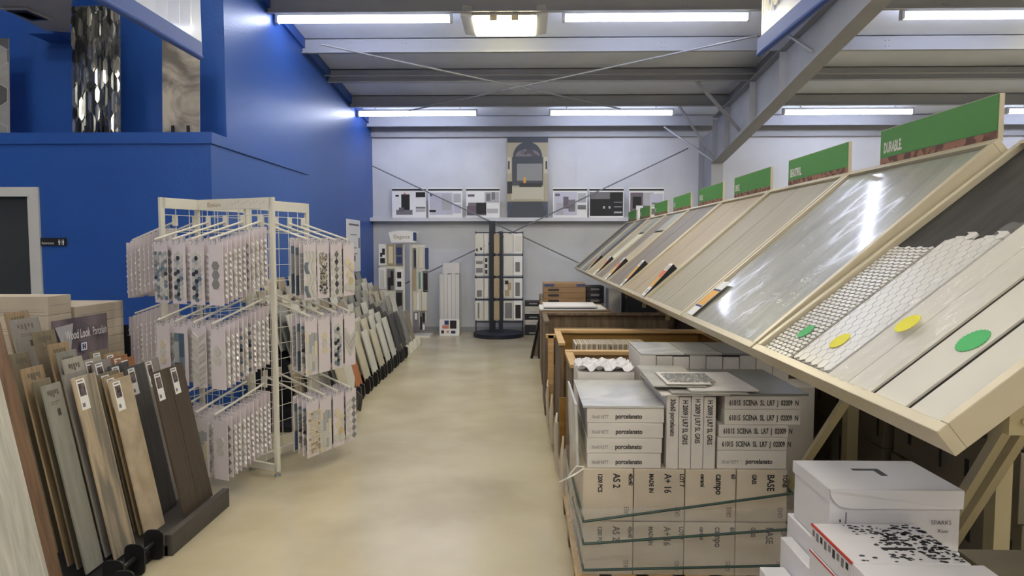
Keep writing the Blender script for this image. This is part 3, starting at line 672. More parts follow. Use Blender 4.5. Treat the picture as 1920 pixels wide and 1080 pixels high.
for (px, py, Y0, wd, m_, lab) in ((19, 665, 3.4, .13, 'olive', 'olive grey stamped plank behind the tan plank'), (118, 675, 3.45, .15, 'light', 'lightest stamped plank behind the streaky plank'),
    (107, 662, 3.5, .15, 'grey', 'grey stamped plank one row behind the lightest stamped plank'), (90, 647, 3.55, .16, 'tan', 'tan stamped plank two rows behind the lightest one'),
    (61, 624, 3.6, .17, 'olive', 'dark olive stamped plank left of the porcelain poster'), (18, 601, 3.65, .22, 'mid', 'tall grey stamped plank near the carton stack'), (9, 587, 3.8, .18, 'tan', 'tallest tan stamped plank in front of white cartons')):
    plank_px(px, py, Y0, wd, m_, lab, 0, True)
for (px, py, Y0, wd, m_, lab) in ((268, 677, 4.12, .17, 'mid', 'grey brown sticker plank at far right of back rows'), (234, 690, 3.88, .2, 'slate', 'black slate plank behind the dark brown pair'), (204, 687, 3.83, .19, 'slate', 'dark charcoal plank in front of orange planks'),
    (222, 675, 4.0, .16, 'orange', 'orange brown plank, right of the two orange ones'), (209, 671, 4.02, .16, 'orange', 'orange brown plank, left of the two orange ones'), (195, 665, 4.06, .17, 'tan', 'tan sticker plank left of the orange planks'),
    (169, 661, 4.08, .17, 'olive', 'olive sticker plank in the rearmost row under poster'), (172, 680, 3.74, .17, 'mid', 'grey sticker plank in the middle row below poster'), (154, 677, 3.76, .17, 'light', 'pale grey sticker plank left in middle row below poster')):
    plank_px(px, py, Y0, wd, m_, lab, 1)
# dark grey display base at the front right
t = thing('plank_display_base', 'dark grey wooden base carrying the two dark brown planks', 'display base', (-2.1, 3.9, 0))
MB().box(-2.5, -1.90, 3.5, 4.2, .0, .055).build('base_board', M['darkgrey'], t)
MB().box(-1.915, -1.875, 3.5, 4.2, .0, .115).build('front_rail', M['darkgrey'], t)
MB().box(-2.38, -2.36, 3.86, 4.1, .07, .55).build('support_back', M['dark'], t)
# black slotted bases
for (x1_, y0_, y1_, lab) in ((-1.93, 3.1, 3.47, 'black slotted plastic base under the streaky and grey planks'), (-1.82, 2.5, 3.02, 'black slotted plastic base under the white plank')):
    t = thing('slotted_base', lab, 'display base', (x1_-.3, (y0_+y1_)/2, 0))
    MB().box(x1_-.85, x1_-.03, y0_, y1_, 0, .05).build('base_plate', M['dark'], t)
    MB().tube((x1_-.02, y0_, .09), (x1_-.02, y1_, .09), .012, 10).build('rail', M['dark'], t)
    n = 3 if y0_ > 3 else 4
    for k in range(n):
        y = y0_+.01+(y1_-y0_-.02)*k/(n-1)
        cx, cz, hw, hh, r = x1_-.02, .08, .05, .08, .03; pts = []
        for (sx, sz, a0) in ((1, 1, 0), (-1, 1, 90), (-1, -1, 180), (1, -1, 270)):
            for q_ in range(4): t_ = R(a0+30*q_); pts.append((cx+sx*(hw-r)+r*math.cos(t_), y-.005, cz+sz*(hh-r)+r*math.sin(t_)))
        MB().prism(pts, (0, .01, 0)).build('fin', M['dark'], t)
# poster
t = thing('porcelain_poster', 'mauve poster reading Wood Look Porcelain behind the planks', 'poster', (-2.79, 4.2, .1))
PX = -2.79; yA, yB, zt = 3.97, 4.5, 1.2
o_ = Vector((PX, yA, .1)); upv = Vector((-.02, 0, zt-.1))
pm = mat('mauve_stone_photo', (84,76,86), .5, rgb2=(136,122,130), scale=3.2, dist=1.2)
MB().obox(o_, (0, yB-yA, 0), (.006, 0, 0), upv).build('poster_sheet', pm, t)
b = MB().text('Wood Look', .078, (PX+.012, yA+.075, 1.075), (0,1,0), (-.02,0,1), sx=.6, bold=.0012).text('Porcelain', .078, (PX+.012, yA+.335, 1.075), (0,1,0), (-.02,0,1), sx=.5)
b.build('lettering', M['white_paper'], t)
b = MB().box(PX+.005, PX+.009, yA+.215, yA+.285, .985, 1.045, 1).box(PX+.009, PX+.010, yA+.222, yA+.278, .99, 1.04, 0)
b.box(PX+.010, PX+.0108, yA+.234, yA+.245, .998, 1.032, 1).box(PX+.010, PX+.0108, yA+.255, yA+.266, .998, 1.032, 1).box(PX+.010, PX+.0108, yA+.24, yA+.26, 1.012, 1.018, 1)
b.build('logo', [M['white_paper'], M['blue_ink']], t)
b = MB().prism([(PX+.004-.001, yA, 1.16), (PX+.003, yA+.16, 1.17), (PX+.005, yA+.13, 1.0), (PX+.006, yA+.05, 1.05)], (.002, 0, 0)); b.build('corner_photo', M['lt_ink'], t)
# cartons behind poster
def carton(x0, x1, y0, y1, z0, z1, m, label, group=None, lid=True, ink=None, name='carton', ntext=None, bev=.003):
    t = thing(name, label, 'box', ((x0+x1)/2, (y0+y1)/2, z0), group)
    MB().box(x0, x1, y0, y1, z0, z1).build('box_body', m, t, bevel=bev)
    if ink: ink(t, x0, x1, y0, y1, z0, z1)
    return t
def seam(t, x0, x1, y0, y1, z0, z1):
    MB().box(x1, x1+.0008, y0+.02, y1-.02, (z0+z1)/2-.001, (z0+z1)/2+.001).box(x0+.05, x1-.02, y0-.0008, y0, z0+.02, z0+.022).box(x0+.05, x1-.02, y0-.0008, y0, z0+.035, z0+.0365).build('seam', M['grey_ink'], t)
for k in range(11):
    z1_ = 1.335-k*.12
    carton(-3.65, -2.94, 4.13, 4.35, max(z1_-.118, .0), z1_, M['cartonb'], 'beige tile carton in the left stack behind planks, %s from the top' % ordn[k], ink=seam)
for k in range(10):
    z1_ = 1.25-k*.12
    carton(-3.5, -2.93, 4.37, 4.9, max(z1_-.118, .0), z1_, M['cartonb'], 'beige tile carton in the right stack behind poster, %s from the top' % ordn[k], ink=seam)
# black easel bits behind the white rack
for i, (px, h_) in enumerate(((237, .22), (243, .14), (229, .1))):
    p = at(px, 660, Y=5.0)
    tag(MB().box(p.x-.012, p.x+.012, 4.98, 5.02, 0, .84+h_).box(p.x-.014, p.x+.014, 4.95, 5.05, 0, .02).build('black_post', M['dark']), ('tallest of three black posts between planks and white rack', 'middle-height black post left of the white rack', 'shortest black post right of the carton stack')[i], 'post')
# ------------------------------------------------------------------ long tile racks by the blue wall
cols = 11; CY0, CPIT = 6.95, .405; rows = 10
TC = [('cream', mat('sample_cream', (196,188,168), .45, var=.06, scale=9)), ('white', mat('sample_white', (208,206,198), .4, var=.04, scale=6)), ('grey', mat('sample_grey', (140,140,136), .45, var=.1, scale=7)),
      ('charcoal', mat('sample_charcoal', (66,66,68), .45, var=.1, scale=8)), ('taupe', mat('sample_taupe', (150,136,116), .5, var=.08, scale=8)), ('stone', mat('sample_stone', (170,166,156), .45, var=.08, scale=5))]
tile_protos = {}
def tile_proto(cn, h, wd):
    key = (cn, h, wd)
    if key not in tile_protos:
        m_ = dict(TC).get(cn) or MATS['tile_terracotta']
        o = MB().box(-.012, 0, -wd/2, wd/2, 0, h).build('sample_tile', m_, origin=(0,0,0)); o.rotation_euler = (0, -math.atan(.27), 0)
        C.objects.unlink(o); tile_protos[key] = o
    return tile_protos[key]
rr = random.Random(11)
ordn0 = ('first', 'second', 'third', 'fourth', 'fifth', 'sixth', 'seventh', 'eighth', 'ninth', 'tenth', 'farthest')
front_cols = ['white', 'terracotta', 'cream', 'white', 'cream', 'white', 'white', 'charcoal', 'charcoal', 'grey', 'taupe']
for j in range(cols):
    y = CY0+j*CPIT
    rk = thing('tile_floor_rack', 'black slotted tile rack, %s along the blue wall counting from the white rack' % ordn[j], 'rack', (-2.25, y, 0))
    pts = [(-2.79, y, 0), (-1.74, y, 0), (-1.72, y, .05), (-1.73, y, .16), (-1.77, y, .17), (-1.79, y, .08)]+[(-1.80-.095*k-.02, y, .055+.068*k) for k in range(rows)]+[(-2.79, y, .66)]
    for s in (-.15, .11): MB().prism([(p[0], p[1]+s, p[2]) for p in pts], (0, .04, 0)).build('side_fin', M['white'] if j > 7 else M['dark'], rk)
    MB().box(-2.75, -1.85, y-.11, y+.11, .0, .03).build('base', M['dark'], rk)
    for k in range(rows):
        cn = front_cols[j] if k == 0 else rr.choice(['cream', 'white', 'grey', 'stone', 'taupe', 'charcoal', 'cream', 'white', 'stone', 'grey'])
        if j in (6, 7) and k < 4: cn = 'charcoal' if j == 7 else 'white'
        h = .56 if not (k == 0 and j == 0) else .52
        h = round(h+rr.choice((0, .03, -.03)), 2)
        pr = tile_proto(cn, h, .27); o = pr.copy(); C.objects.link(o)
        o.location = (-1.80-.095*k, y, .085+.07*k); o['w'] = list(o.location)
        if k == 0: tag(o, '%s sample tile facing the aisle in the %s tile rack' % (cn, ordn[j]), 'tile')
        else: tag(o, '%s sample tile, %s row behind the front, %s tile rack' % (cn, ordn[k-1], ordn[j]), 'tile', 'sample tiles in the long tile racks')
# elongated hexagon tile and tall pale tile near first rack
def hex_plank(X, Y0, z0, wd, H, m_, label, name='sample_tile', cut=.12):
    pts = [(0, wd/2, 0), (0, wd, H*cut*2), (0, wd, H*(1-cut*2)), (0, wd/2, H), (0, 0, H*(1-cut*2)), (0, 0, H*cut*2)]
    o = MB().prism(pts, (-.012, 0, 0)).build(name, m_, origin=(0,0,0)); o.rotation_euler = (0, -math.atan(.27), 0); o.location = (X, Y0, z0)
    tag(o, label, 'tile')
hex_plank(-1.775, 6.8, .1, .36, .62, dict(TC)['white'], 'white elongated hexagon tile leaning at the front of the tile rack')
for i, (yy, xx, hh, cn, lab) in enumerate(((6.42, -1.70, .78, 'cream', 'tall cream tile standing right behind the white rack'), (6.38, -1.86, .7, 'stone', 'stone tile behind the tall cream tile'), (5.95, -1.95, .55, 'taupe', 'taupe tile seen between the white rack tiers'), (6.1, -1.86, .5, 'stone', 'pale stone tile low behind the right-facing cards'))):
    o = MB().box(-.012, 0, 0, .26, 0, hh).build('sample_tile', dict(TC)[cn], origin=(0,0,0)); o.rotation_euler = (0, -math.atan(.27), 0); o.location = (xx, yy, .06); tag(o, lab, 'tile')
t = thing('slotted_base', 'dark slotted base at near end of the long tile racks', 'display base', (-2.1, 6.3, 0))
MB().box(-2.6, -1.7, 5.9, 6.7, 0, .05).build('base_plate', M['dark'], t)
for yy in (6.36, 6.48, 6.68):
    MB().prism([(-1.75, yy, .05), (-1.64, yy, 0), (-1.62, yy, .14), (-1.67, yy, .2), (-1.75, yy, .18)], (0, .03, 0)).build('fin', M['darkgrey'], t)
# ------------------------------------------------------------------ back of the aisle
# white tower
YT = 12.3
t = thing('white_card_tower', 'white display tower with curved header in back left corner', 'rack', (at(757, 600, Y=YT).x, YT, 0))
xa, xb = at(757, 500, Y=YT).x, at(771, 500, Y=YT).x
for x in (xa, xb): MB().box(x-.02, x+.02, YT-.02, YT+.02, .03, 1.72).build('post', M['white'], t)
MB().box(xa-.3, xb+.35, YT-.2, YT+.25, 0, .03).build('base', M['white'], t)
hx0, hx1 = at(733, 450, Y=YT).x, at(783, 450, Y=YT).x
b = MB(); pts = [(hx0+.03, YT-.12, 1.70), (hx1-.03, YT-.12, 1.70)]+[(hx1+.02-(hx1-hx0+.04)*k/8, YT-.12, 1.88+.035*math.sin(math.pi*k/8)) for k in range(9)]
hd = b.prism(pts, (0, .22, 0)).build('header', M['white_paper'], t)
MB().text('Elegance', .1, (hx0+.07, YT-.123, 1.77), (1,0,0), (0,0,1), sx=.85).box(hx1-.06, hx1-.0, YT-.122, YT-.1205, 1.73, 1.88, 1).build('header_lettering', [mat('gold_ink', (150,124,84), .5), M['blue_ink']], hd)
MB().box(xa-.42, xa-.03, YT-.06, YT-.045, .55, 1.66).build('back_panel', M['white'], t)
MB().box(xb+.03, xb+.27, YT-.06, YT-.045, .25, 1.66).build('back_panel', M['white'], t)
cardmats = [M['white_paper'], M['black_ink'], M['t_tan'], M['blue_ink'], M['grey_ink'], M['t_teal'], M['t_cream'], M['t_lt']]
def small_card(px, py, w_, h_, Y, base, blocks, label, group=None, name='sample_board', parts=True):
    p = at(px, py, Y=Y)
    o = thing(name, label, 'sample board', (p.x+w_/2, Y, p.z-h_), group)
    MB().box(p.x, p.x+w_, Y-.008, Y+.008, p.z-h_, p.z).build('board', cardmats[base], o)
    if blocks:
        b = MB()
        for k, (u0, v0, u1, v1, mi) in enumerate(blocks): b.box(p.x+u0*w_, p.x+u1*w_, Y-.011-.0004*k, Y-.008, p.z-h_*(1-v0), p.z-h_*(1-v1), mi)
        b.build('swatch', cardmats, o)
left_b = [(710, 458, 0, [(.2,.1,.9,.35,1),(.2,.4,.5,.6,1),(.5,.5,.9,.8,1)], 'black and white patterned board'), (726, 458, 2, [(.2,.1,.8,.9,6)], 'tan board with cream strip'), (742, 458, 4, [(.1,.1,.9,.42,3),(.1,.5,.9,.85,3)], 'board with two navy squares'),
          (710, 502, 0, [(.2,.05,.8,.9,7)], 'pale board'), (726, 504, 4, [(.1,.0,.5,.6,1),(.5,.2,.9,.9,1)], 'board of dark staggered bars'), (742, 504, 0, [(.2,.15,.8,.4,1),(.2,.55,.8,.85,1)], 'white board with two black squares'), (742, 545, 4, [(.1,.1,.9,.9,1)], 'dark board low')]
for i, (px, py, base, bl, lab) in enumerate(left_b): small_card(px, py, .125, .38, YT-.08, base, bl, lab+' on left face of the white back tower')
right_b = [(774, 465, .06, 4, [(.4,.1,.9,.9,1)], 'narrow black striped board'), (785, 463, .09, 7, [(.3,.1,.7,.9,6)], 'white centre board'), (797, 465, .06, 3, [], 'narrow navy board'),
           (774, 506, .06, 2, [], 'plain taupe board'), (783, 506, .08, 7, [(.2,.1,.7,.9,5)], 'teal striped board'), (793, 508, .09, 4, [(.1,.1,.9,.9,1)], 'charcoal board'),
           (775, 545, .14, 7, [(.1,.1,.4,.9,6),(.5,.05,.7,.9,0)], 'cream mosaic board'), (791, 545, .09, 6, [(.2,.1,.8,.9,7)], 'ivory board'),
           (775, 585, .09, 4, [(.3,.6,.8,.95,0)], 'grey low board'), (787, 583, .1, 4, [(.1,.0,.4,.7,1),(.5,.4,.9,.9,1),(.5,.0,.9,.3,0)], 'dark striped low board')]
for i, (px, py, w_, base, bl, lab) in enumerate(right_b): small_card(px, py, w_, .38 if py < 540 else .36 if py < 580 else .34, YT-.08-.004*(i % 2), base, bl, lab+' on right face of the white back tower')
# white carton column
t = thing('wrapped_display_carton', 'tall white film-wrapped carton column standing by back wall', 'box', (at(843, 600, Y=12.5).x, 12.5, 0))
x0, x1 = at(823, 560, Y=12.4).x, at(862, 560, Y=12.4).x
b = MB()
for k in range(5): b.box(x0+.02+.07*k, x0+.085+.07*k, 12.43, 12.72, .02, 1.12+.02*(k % 2)) 
MB().box(x0+.01, x1-.02, 12.42, 12.75, 0, .02).build('base', M['cartonv'], t)
b.build('tall_slabs', M['cartonv'], t)
MB().box(x0+.07, x1-.01, 12.45, 12.7, 1.14, 1.33).build('top_box', M['cartonv'], t)
MB().box(x0, x1, 12.4, 12.78, .0, 1.14).box(x0+.06, x1, 12.43, 12.73, 1.15, 1.34).build('film', M['film'], t)
pn = MB().box(x0+.01, x1-.01, 12.385, 12.398, 0, .3).build('picture_panel', M['white_paper'], t)
MB().box(x0+.1, x0+.18, 12.381, 12.385, .2, .28, 1).box(x0+.2, x0+.32, 12.381, 12.385, .13, .28, 0).box(x0+.06, x0+.18, 12.381, 12.385, .13, .19, 2).box(x0+.04, x0+.09, 12.381, 12.385, .04, .1, 0).box(x0+.14, x0+.18, 12.381, 12.385, .05, .09, 2).box(x0+.22, x0+.3, 12.381, 12.385, .04, .09, 1).build('picture_print', [M['black_ink'], M['blue_ink'], mat('pink_ink', (206,130,120), .6)], pn)
# navy rack
YN = 12.35; t = thing('navy_card_rack', 'navy four-tier sample rack on round base at back wall', 'rack', (at(934, 600, Y=YN).x, YN, 0))
xc = at(935, 600, Y=YN).x; x0, x1 = at(891, 500, Y=YN).x, at(981, 500, Y=YN).x
MB().tube((xc, YN, 0), (xc, YN, .07), .46, 40).build('round_base', M['navy'], t)
xm = at(923, 500, Y=YN).x; xn = at(938, 500, Y=YN).x
MB().box(xm-.02, xm+.02, YN-.02, YN+.02, .07, 2.05).box(xm-.055, xm+.055, YN+.02, YN+.08, .07, 2.09).build('post', M['navy'], t)
MB().box(xn-.03, xn+.045, YN-.05, YN+.1, .07, 1.9).build('side_panel', M['navy'], t)
z1 = at(935, 434, Y=YN).z; zt_ = [z1-k*.405 for k in range(5)]
b = MB().box(x0, x0+.02, YN-.02, YN+.02, .07, z1).box(x1-.02, x1, YN-.02, YN+.02, .07, z1)
for z in zt_: b.box(x0, x1, YN-.015, YN+.015, z-.03, z-.01)
b.build('frame', M['navy'], t)
nb = random.Random(5)
for k in range(4):
    for ci, (px, w_) in enumerate(((891, .15), (908, .07), (926, .1), (945, .16), (963, .16))):
        base = [7, 7, 2, 7, 0][ci]; bl = []
        if ci == 0: bl = [[(.1,.1,.3,.25,1),(.6,.15,.8,.3,1)], [(.1,.6,.9,.75,4),(.1,.15,.9,.4,4)], [(.2,.05,.8,.4,4)], [(.3,.1,.5,.9,4)]][k]
        if ci == 3: bl = [[], [], [(.1,.1,.6,.4,2),(.4,.4,.8,.8,2),(.1,.7,.5,.9,1)], [(.1,.1,.9,.9,4)]][k]
        if ci == 4: bl = [[(.1,.1,.9,.9,7)], [(.2,.2,.7,.7,4)], [(.2,.1,.7,.8,4)], [(.2,.1,.8,.8,1)]][k]
        if ci == 1 and k == 1: bl = [(.2,.1,.8,.3,1),(.2,.4,.8,.6,1),(.2,.7,.8,.9,1)]
        py = 460-(zt_[k]-.04-1.65)/YN*1280
        small_card(px, py, w_, .35, YN-.075, base, bl, '%s board, %s column from left, on navy back rack' % (('top', 'second-tier', 'third-tier', 'bottom')[k], ordn[ci]))
# small boxes right of the rack
for i, (z0_, z1_, m_, lab) in enumerate(((.02, .2, 'cartonn', 'bottom black box with white pattern between navy rack and pallets'), (.21, .3, 'cartonw', 'pale green-grey box second from floor beside navy rack'), (.31, .40, 'cartonn', 'black box in the middle of small stack beside navy rack'), (.41, .55, 'cartonw', 'white box near top of small stack beside navy rack'), (.56, .64, 'cartonn', 'topmost black box of small stack beside navy rack'))):
    xx0, xx1 = at(984, 600, Y=12.6).x, at(1013, 600, Y=12.6).x
    carton(xx0, xx1, 12.5, 12.85, z0_-.02, z1_-.02, M[m_], lab, ink=lambda t, x0, x1, y0, y1, z0, z1: MB().box(x0+.08, x1-.06, y0-.001, y0, z0+.03, z0+.05).build('print', M['lt_ink'], t))
# ------------------------------------------------------------------ slanted display boards on the right
X1, Z1, X2, Z2 = .85, 1.262, 1.745, 2.04
PY0, PP, PWD = 1.40, 1.175, 1.155
S = Vector((X2-X1, 0, Z2-Z1)); SL = S.length; S = S.normalized(); Tn = Vector((0, 1, 0)); Nn = Tn.cross(S)*-1
if Nn.z < 0: Nn = -Nn
def BP(s, t_, n, y0): return Vector((X1, y0, Z1))+S*s+Tn*t_+Nn*n
FM = {
 0: mat('black_slate_board', (30,28,28), .65, spec=.25, rgb2=(48,44,40), stretch=(1,6,1), scale=3),
 1: mat('green_grey_marble', (132,134,122), .3, rgb2=(156,156,142), stretch=(.5,2.5,.5), scale=3, dist=1.5, coat=.5),
 2: mat('beige_linear_tile', (158,150,132), .5, rgb2=(142,134,118), stretch=(.6,9,.6), scale=3),
 3: mat('sand_tile', (172,155,130), .5, rgb2=(162,146,122), scale=3),
 4: mat('grey_brown_wood_tile', (134,126,120), .5, rgb2=(112,102,96), stretch=(.6,8,.6), scale=3),
 5: mat('cream_tile', (172,162,142), .5, var=.04, scale=3),
 6: mat('ivory_tile', (206,204,188), .45, var=.03, scale=3),
 7: mat('dark_grey_tile', (84,84,84), .45, var=.08, scale=3),
 8: mat('green_grey_tile', (128,132,126), .45, var=.08, scale=3), 9: mat('pale_grey_tile', (152,154,146), .45, var=.05, scale=3)}
words = {1: 'DURABLE.', 2: 'BEAUTIFUL.', 3: 'SIMPLE.', 4: 'UNIQUE.', 5: 'EASY.', 6: 'PURE.', 7: 'BOLD.', 8: 'ECO.'}
desc = ['nearest slanted display board with white mosaics and round stickers', 'second slanted board, glossy grey-green marble under DURABLE sign', 'third slanted board, beige linear tile under green sign', 'fourth slanted board, sand coloured tile under green sign',
 'fifth slanted board, grey-brown wood-look tile', 'sixth slanted board, cream tile below small green sign', 'seventh slanted board, ivory tile below small green sign', 'eighth slanted board, dark grey tile below small green sign', 'farthest slanted board next to the back wall']
S_, SL_ = S, SL
for i in range(9):
    y0 = PY0+PP*i
    S = Vector((.96, 0, .768)) if i == 0 else S_
    SL = S.length if i == 0 else SL_
    S = S.normalized(); Nn = Vector((-S.z, 0, S.x))
    t = thing('display_board', desc[i], 'display board', (X1, y0, 0 if False else Z1))
    b = MB(); rw, dp = .028, .06
    b.obox(BP(0, 0, -dp, y0), S*rw, Tn*PWD, Nn*(dp+.006)); b.obox(BP(SL-rw, 0, -dp, y0), S*rw, Tn*PWD, Nn*(dp+.006))
    b.obox(BP(rw, 0, -dp, y0), S*(SL-2*rw), Tn*rw, Nn*(dp+.006)); b.obox(BP(rw, PWD-rw, -dp, y0), S*(SL-2*rw), Tn*rw, Nn*(dp+.006))
    b.build('frame', M['cream'], t, bevel=.002)
    MB().obox(BP(rw, rw, -.03, y0), S*(SL-2*rw), Tn*(PWD-2*rw), Nn*.008).build('backing', M['dark'], t)
    def face(s0, s1, t0, t1, m_, th=.012, nm='tile_face'): return MB().obox(BP(s0, t0, -.022, y0), S*(s1-s0), Tn*(t1-t0), Nn*th).build(nm, m_, t, bevel=.001)
    e = rw+.004
    if i == 0:
        face(e, SL-e, e, PWD-e, FM[0], .006)
        def clip_put(b, poly, mi, th, s0, s1, t0, t1):
            p = inpoly_clip([(a_-s0, c_-t0) for a_, c_ in poly], s1-s0, t1-t0)
            if p: b.prism([BP(s0+a_, t0+c_, -.016, y0) for a_, c_ in p], Nn*th, mi)
        b = MB(); s0, s1, t0, t1 = .035, .62, .88, 1.118       # thin vertical pickets
        k = 0; s_ = s0
        b.obox(BP(s0, t0, -.016, y0), S*(s1-s0), Tn*(t1-t0), Nn*.002, 1)
        while s_ < s1:
            for j in range(-1, 9):
                tt = t0+j*.036+(k % 2)*.018
                clip_put(b, [(s_, tt+.008), (s_+.0065, tt), (s_+.013, tt+.008), (s_+.013, tt+.026), (s_+.0065, tt+.034), (s_, tt+.026)], 0, .008, s0, s1+(.02 if j % 2 else 0), t0, t1)
            s_ += .0165; k += 1
        b.build('picket_mosaic', [M['t_lt'], mat('dark_grout', (158,152,140), .7)], t)
        b = MB(); s0, s1, t0, t1 = .04, .70, .60, .862          # elongated hexagons
        b.obox(BP(s0, t0, -.016, y0), S*(s1-.05-s0), Tn*(t1-t0), Nn*.002, 1)
        for kx in range(0, 22):
            for j in range(-1, 8):
                sx, tt = s0+kx*.031, t0+j*.046+(kx % 2)*.023
                clip_put(b, [(sx, tt+.022), (sx+.010, tt+.001), (sx+.031, tt+.001), (sx+.041, tt+.022), (sx+.031, tt+.043), (sx+.010, tt+.043)], 0, .007, s0, s1-.02*(j % 3), t0, t1)
        b.build('hexagon_mosaic', [M['t_lt'], mat('grey_grout', (166,162,154), .7)], t)
        pm_ = mat('pale_plank', (206,202,190), .4, var=.02, scale=4)
        face(e, .78, .47, .59, pm_, nm='plank_sample'); face(e, .78, .345, .467, pm_, nm='plank_sample')
        face(e, SL-e, .185, .325, pm_, nm='plank_sample'); face(e, SL-e, .04, .165, pm_, nm='plank_sample')
        # wrinkled clear wrap over middle planks
        b = MB(); n1, n2 = 26, 16; rw_ = random.Random(2); hgt = {}
        vs = []; fs = []
        for a_ in range(n1+1):
            for c_ in range(n2+1):
                vs.append(BP(.02+.7*a_/n1, .33+.29*c_/n2, .004+rw_.random()*.004+.004*math.sin(a_*.4+c_*1.9), y0))
        for a_ in range(n1):
            for c_ in range(n2): q_ = a_*(n2+1)+c_; fs.append((q_, q_+1, q_+n2+2, q_+n2+1))
        b.add(vs, fs); b.build('clear_wrap', M['sheen'], t, smooth=True)
        def plane_hit(px, py):
            d = CM @ Vector(((px-960)/F, (540-py)/F, -1)); o = BP(0, 0, -.003, y0); k_ = (o-CAM).dot(Nn)/d.dot(Nn); p = CAM+d*k_; r_ = p-o
            return r_.dot(S), r_.y
        for (px, py, mm, r_) in ((1510, 620, 'gsticker', .034), (1573, 637, 'yellow', .036), (1708, 615, 'yellow', .038), (1821, 635, 'gsticker', .042)):
            s_, t_ = plane_hit(px, py)
            pts = [BP(s_+(r_ if q_ % 2 else r_*.93)*math.cos(R(q_*7.5)), t_+(r_ if q_ % 2 else r_*.93)*math.sin(R(q_*7.5)), {1510: -.006, 1573: -.007, 1708: .013, 1821: -.009}[px], y0) for q_ in range(48)]
            MB().prism(pts, Nn*.001).build('round_sticker', M[mm], t)
    elif i == 1:
        face(e, SL-e, e, PWD-e, FM[1])
        vs = []; fs = []; n1, n2 = 40, 24; rw_ = random.Random(4)
        for a_ in range(n1+1):
            for c_ in range(n2+1):
                vs.append(BP(e+(SL-2*e)*a_/n1, e+(PWD-2*e)*c_/n2, -.006+.0022*math.sin(c_*1.1+.15*a_)+rw_.random()*.0012, y0))
        for a_ in range(n1):
            for c_ in range(n2): q_ = a_*(n2+1)+c_; fs.append((q_, q_+1, q_+n2+2, q_+n2+1))
        MB().add(vs, fs).build('clear_wrap', M['sheen'], t, smooth=True)
    else:
        mm = {2: FM[2], 3: FM[3], 4: FM[4], 5: FM[5], 6: FM[6], 7: FM[7], 8: FM[8]}[i]
        hs = .55 if i != 6 else .5
        face(e, SL*(.72 if i in (5, 6) else 1)-e, e, PWD*hs, mm); face(e, SL-e, PWD*hs+.008, PWD-e, {2: FM[2], 3: FM[3], 4: FM[4], 5: FM[4], 6: FM[5], 7: FM[9], 8: FM[7]}[i])
        if i in (5, 6): face(SL*.72, SL-e, e, PWD*hs, FM[9 if i == 5 else 8])
    # tag wedge at the lower far corner of boards 1..7
    if 1 <= i <= 7 and i != 2:
        ta = .03 if i > 1 else .95
        if i > 1:
            o = BP(.03, .01, .01, y0)
            MB().prism([BP(.02, .02, .0, y0), BP(.33, .02, .0, y0), BP(.33, .02, .048, y0), BP(.02, .02, .008, y0)], Tn*.085).build('card_holder', M['dark'], t)
            q0, q1 = Vector(BP(.02, .018, .010, y0)), Vector(BP(.33, .018, .050, y0)); dq = q1-q0; up_ = Tn*.11
            tg = MB().obox(q0, dq, up_, Nn*.002).build('price_card', M['white_paper'], t)
            MB().obox(q0+dq*.28+Nn*.002, dq*.3, up_, Nn*.001, 0).obox(q0+dq*.58+Nn*.002, dq*.2, up_, Nn*.001, 1 if i != 4 else 0).obox(q0+dq*.8+Nn*.002, dq*.14, up_*.8, Nn*.001, 2).obox(q0+dq*.08+Nn*.002+up_*.15, dq*.12, up_*.6, Nn*.001, 2).build('price_print', [M['orange'], M['red'], M['lt_ink']], tg)
        else:
            q0 = BP(.03, .99, .004, y0); dq = S*.26; up_ = Tn*.12
            tg = MB().obox(q0, dq, up_, Nn*.002).build('price_card', M['white_paper'], t)
            MB().obox(q0+dq*.3+Nn*.002, dq*.42, up_, Nn*.001, 0).obox(q0+dq*.72+Nn*.002, dq*.05, up_, Nn*.001, 1).obox(q0+dq*.24+Nn*.002, dq*.05, up_, Nn*.001, 1).build('price_print', [M['orange'], M['blue_ink']], tg)
    # header sign
    if i >= 1:
        ya, yb = y0+.01, y0+.85; base = BP(SL, 0, .006, y0); xs, zb_, h_ = X2+.0, Z2-.005, .175
        sg = MB().box(xs, xs+.018, ya, yb, zb_, zb_+h_).build('header_sign', M['cream'], t)
        MB().box(xs-.002, xs, ya+.004, yb-.002, zb_+.04, zb_+h_-.003).build('green_panel', M['green'], sg)
        MB().box(xs-.002, xs, ya+.004, yb-.002, zb_, zb_+.038).build('brick_strip', M['brick'], sg)
        MB().text(words[i], .068, (xs-.0025, yb-.035, zb_+.062), (0,-1,0), (0,0,1), sx=.52, bold=.003).build('lettering', M['twine'], sg)
# rack under the boards
t = thing('board_rack', 'cream metal frame holding up the row of slanted boards', 'rack', (1.75, 6.7, 0))
for i in range(10):
    y = PY0+PP*i-.01+(.06 if i == 0 else 0)
    MB().box(1.76, 1.82, y-.03, y+.03, 0, 1.96).build('upright', M['creamdull'], t)
    b = MB().box(1.02, 1.76, y-.012, y+.012, 1.25, 1.31)
    b.tube((1.05, y-.02, 1.28), (1.05, y+.02, 1.28), .008, 8)
    b.build('arm', M['creamdull'], t)
for i, y in enumerate((2.2, 5.5, 6.7, 7.9)):
    MB().bar((1.25, y, 1.5), (1.25, y+(1.45 if i == 0 else .5), .05 if i == 0 else 1.0), .035, .02).build('strut', M['creamdull'], t)
for dx in (0, .055): MB().bar((1.35+dx, 1.66, 1.54), (1.35+dx, 2.64, .02), .028, .03).build('strut', M['creamdull'], t)
b = MB()
MB().box(1.77, 1.81, PY0, PY0+PP*9, .95, 1.0).build('rail', M['creamdull'], t)
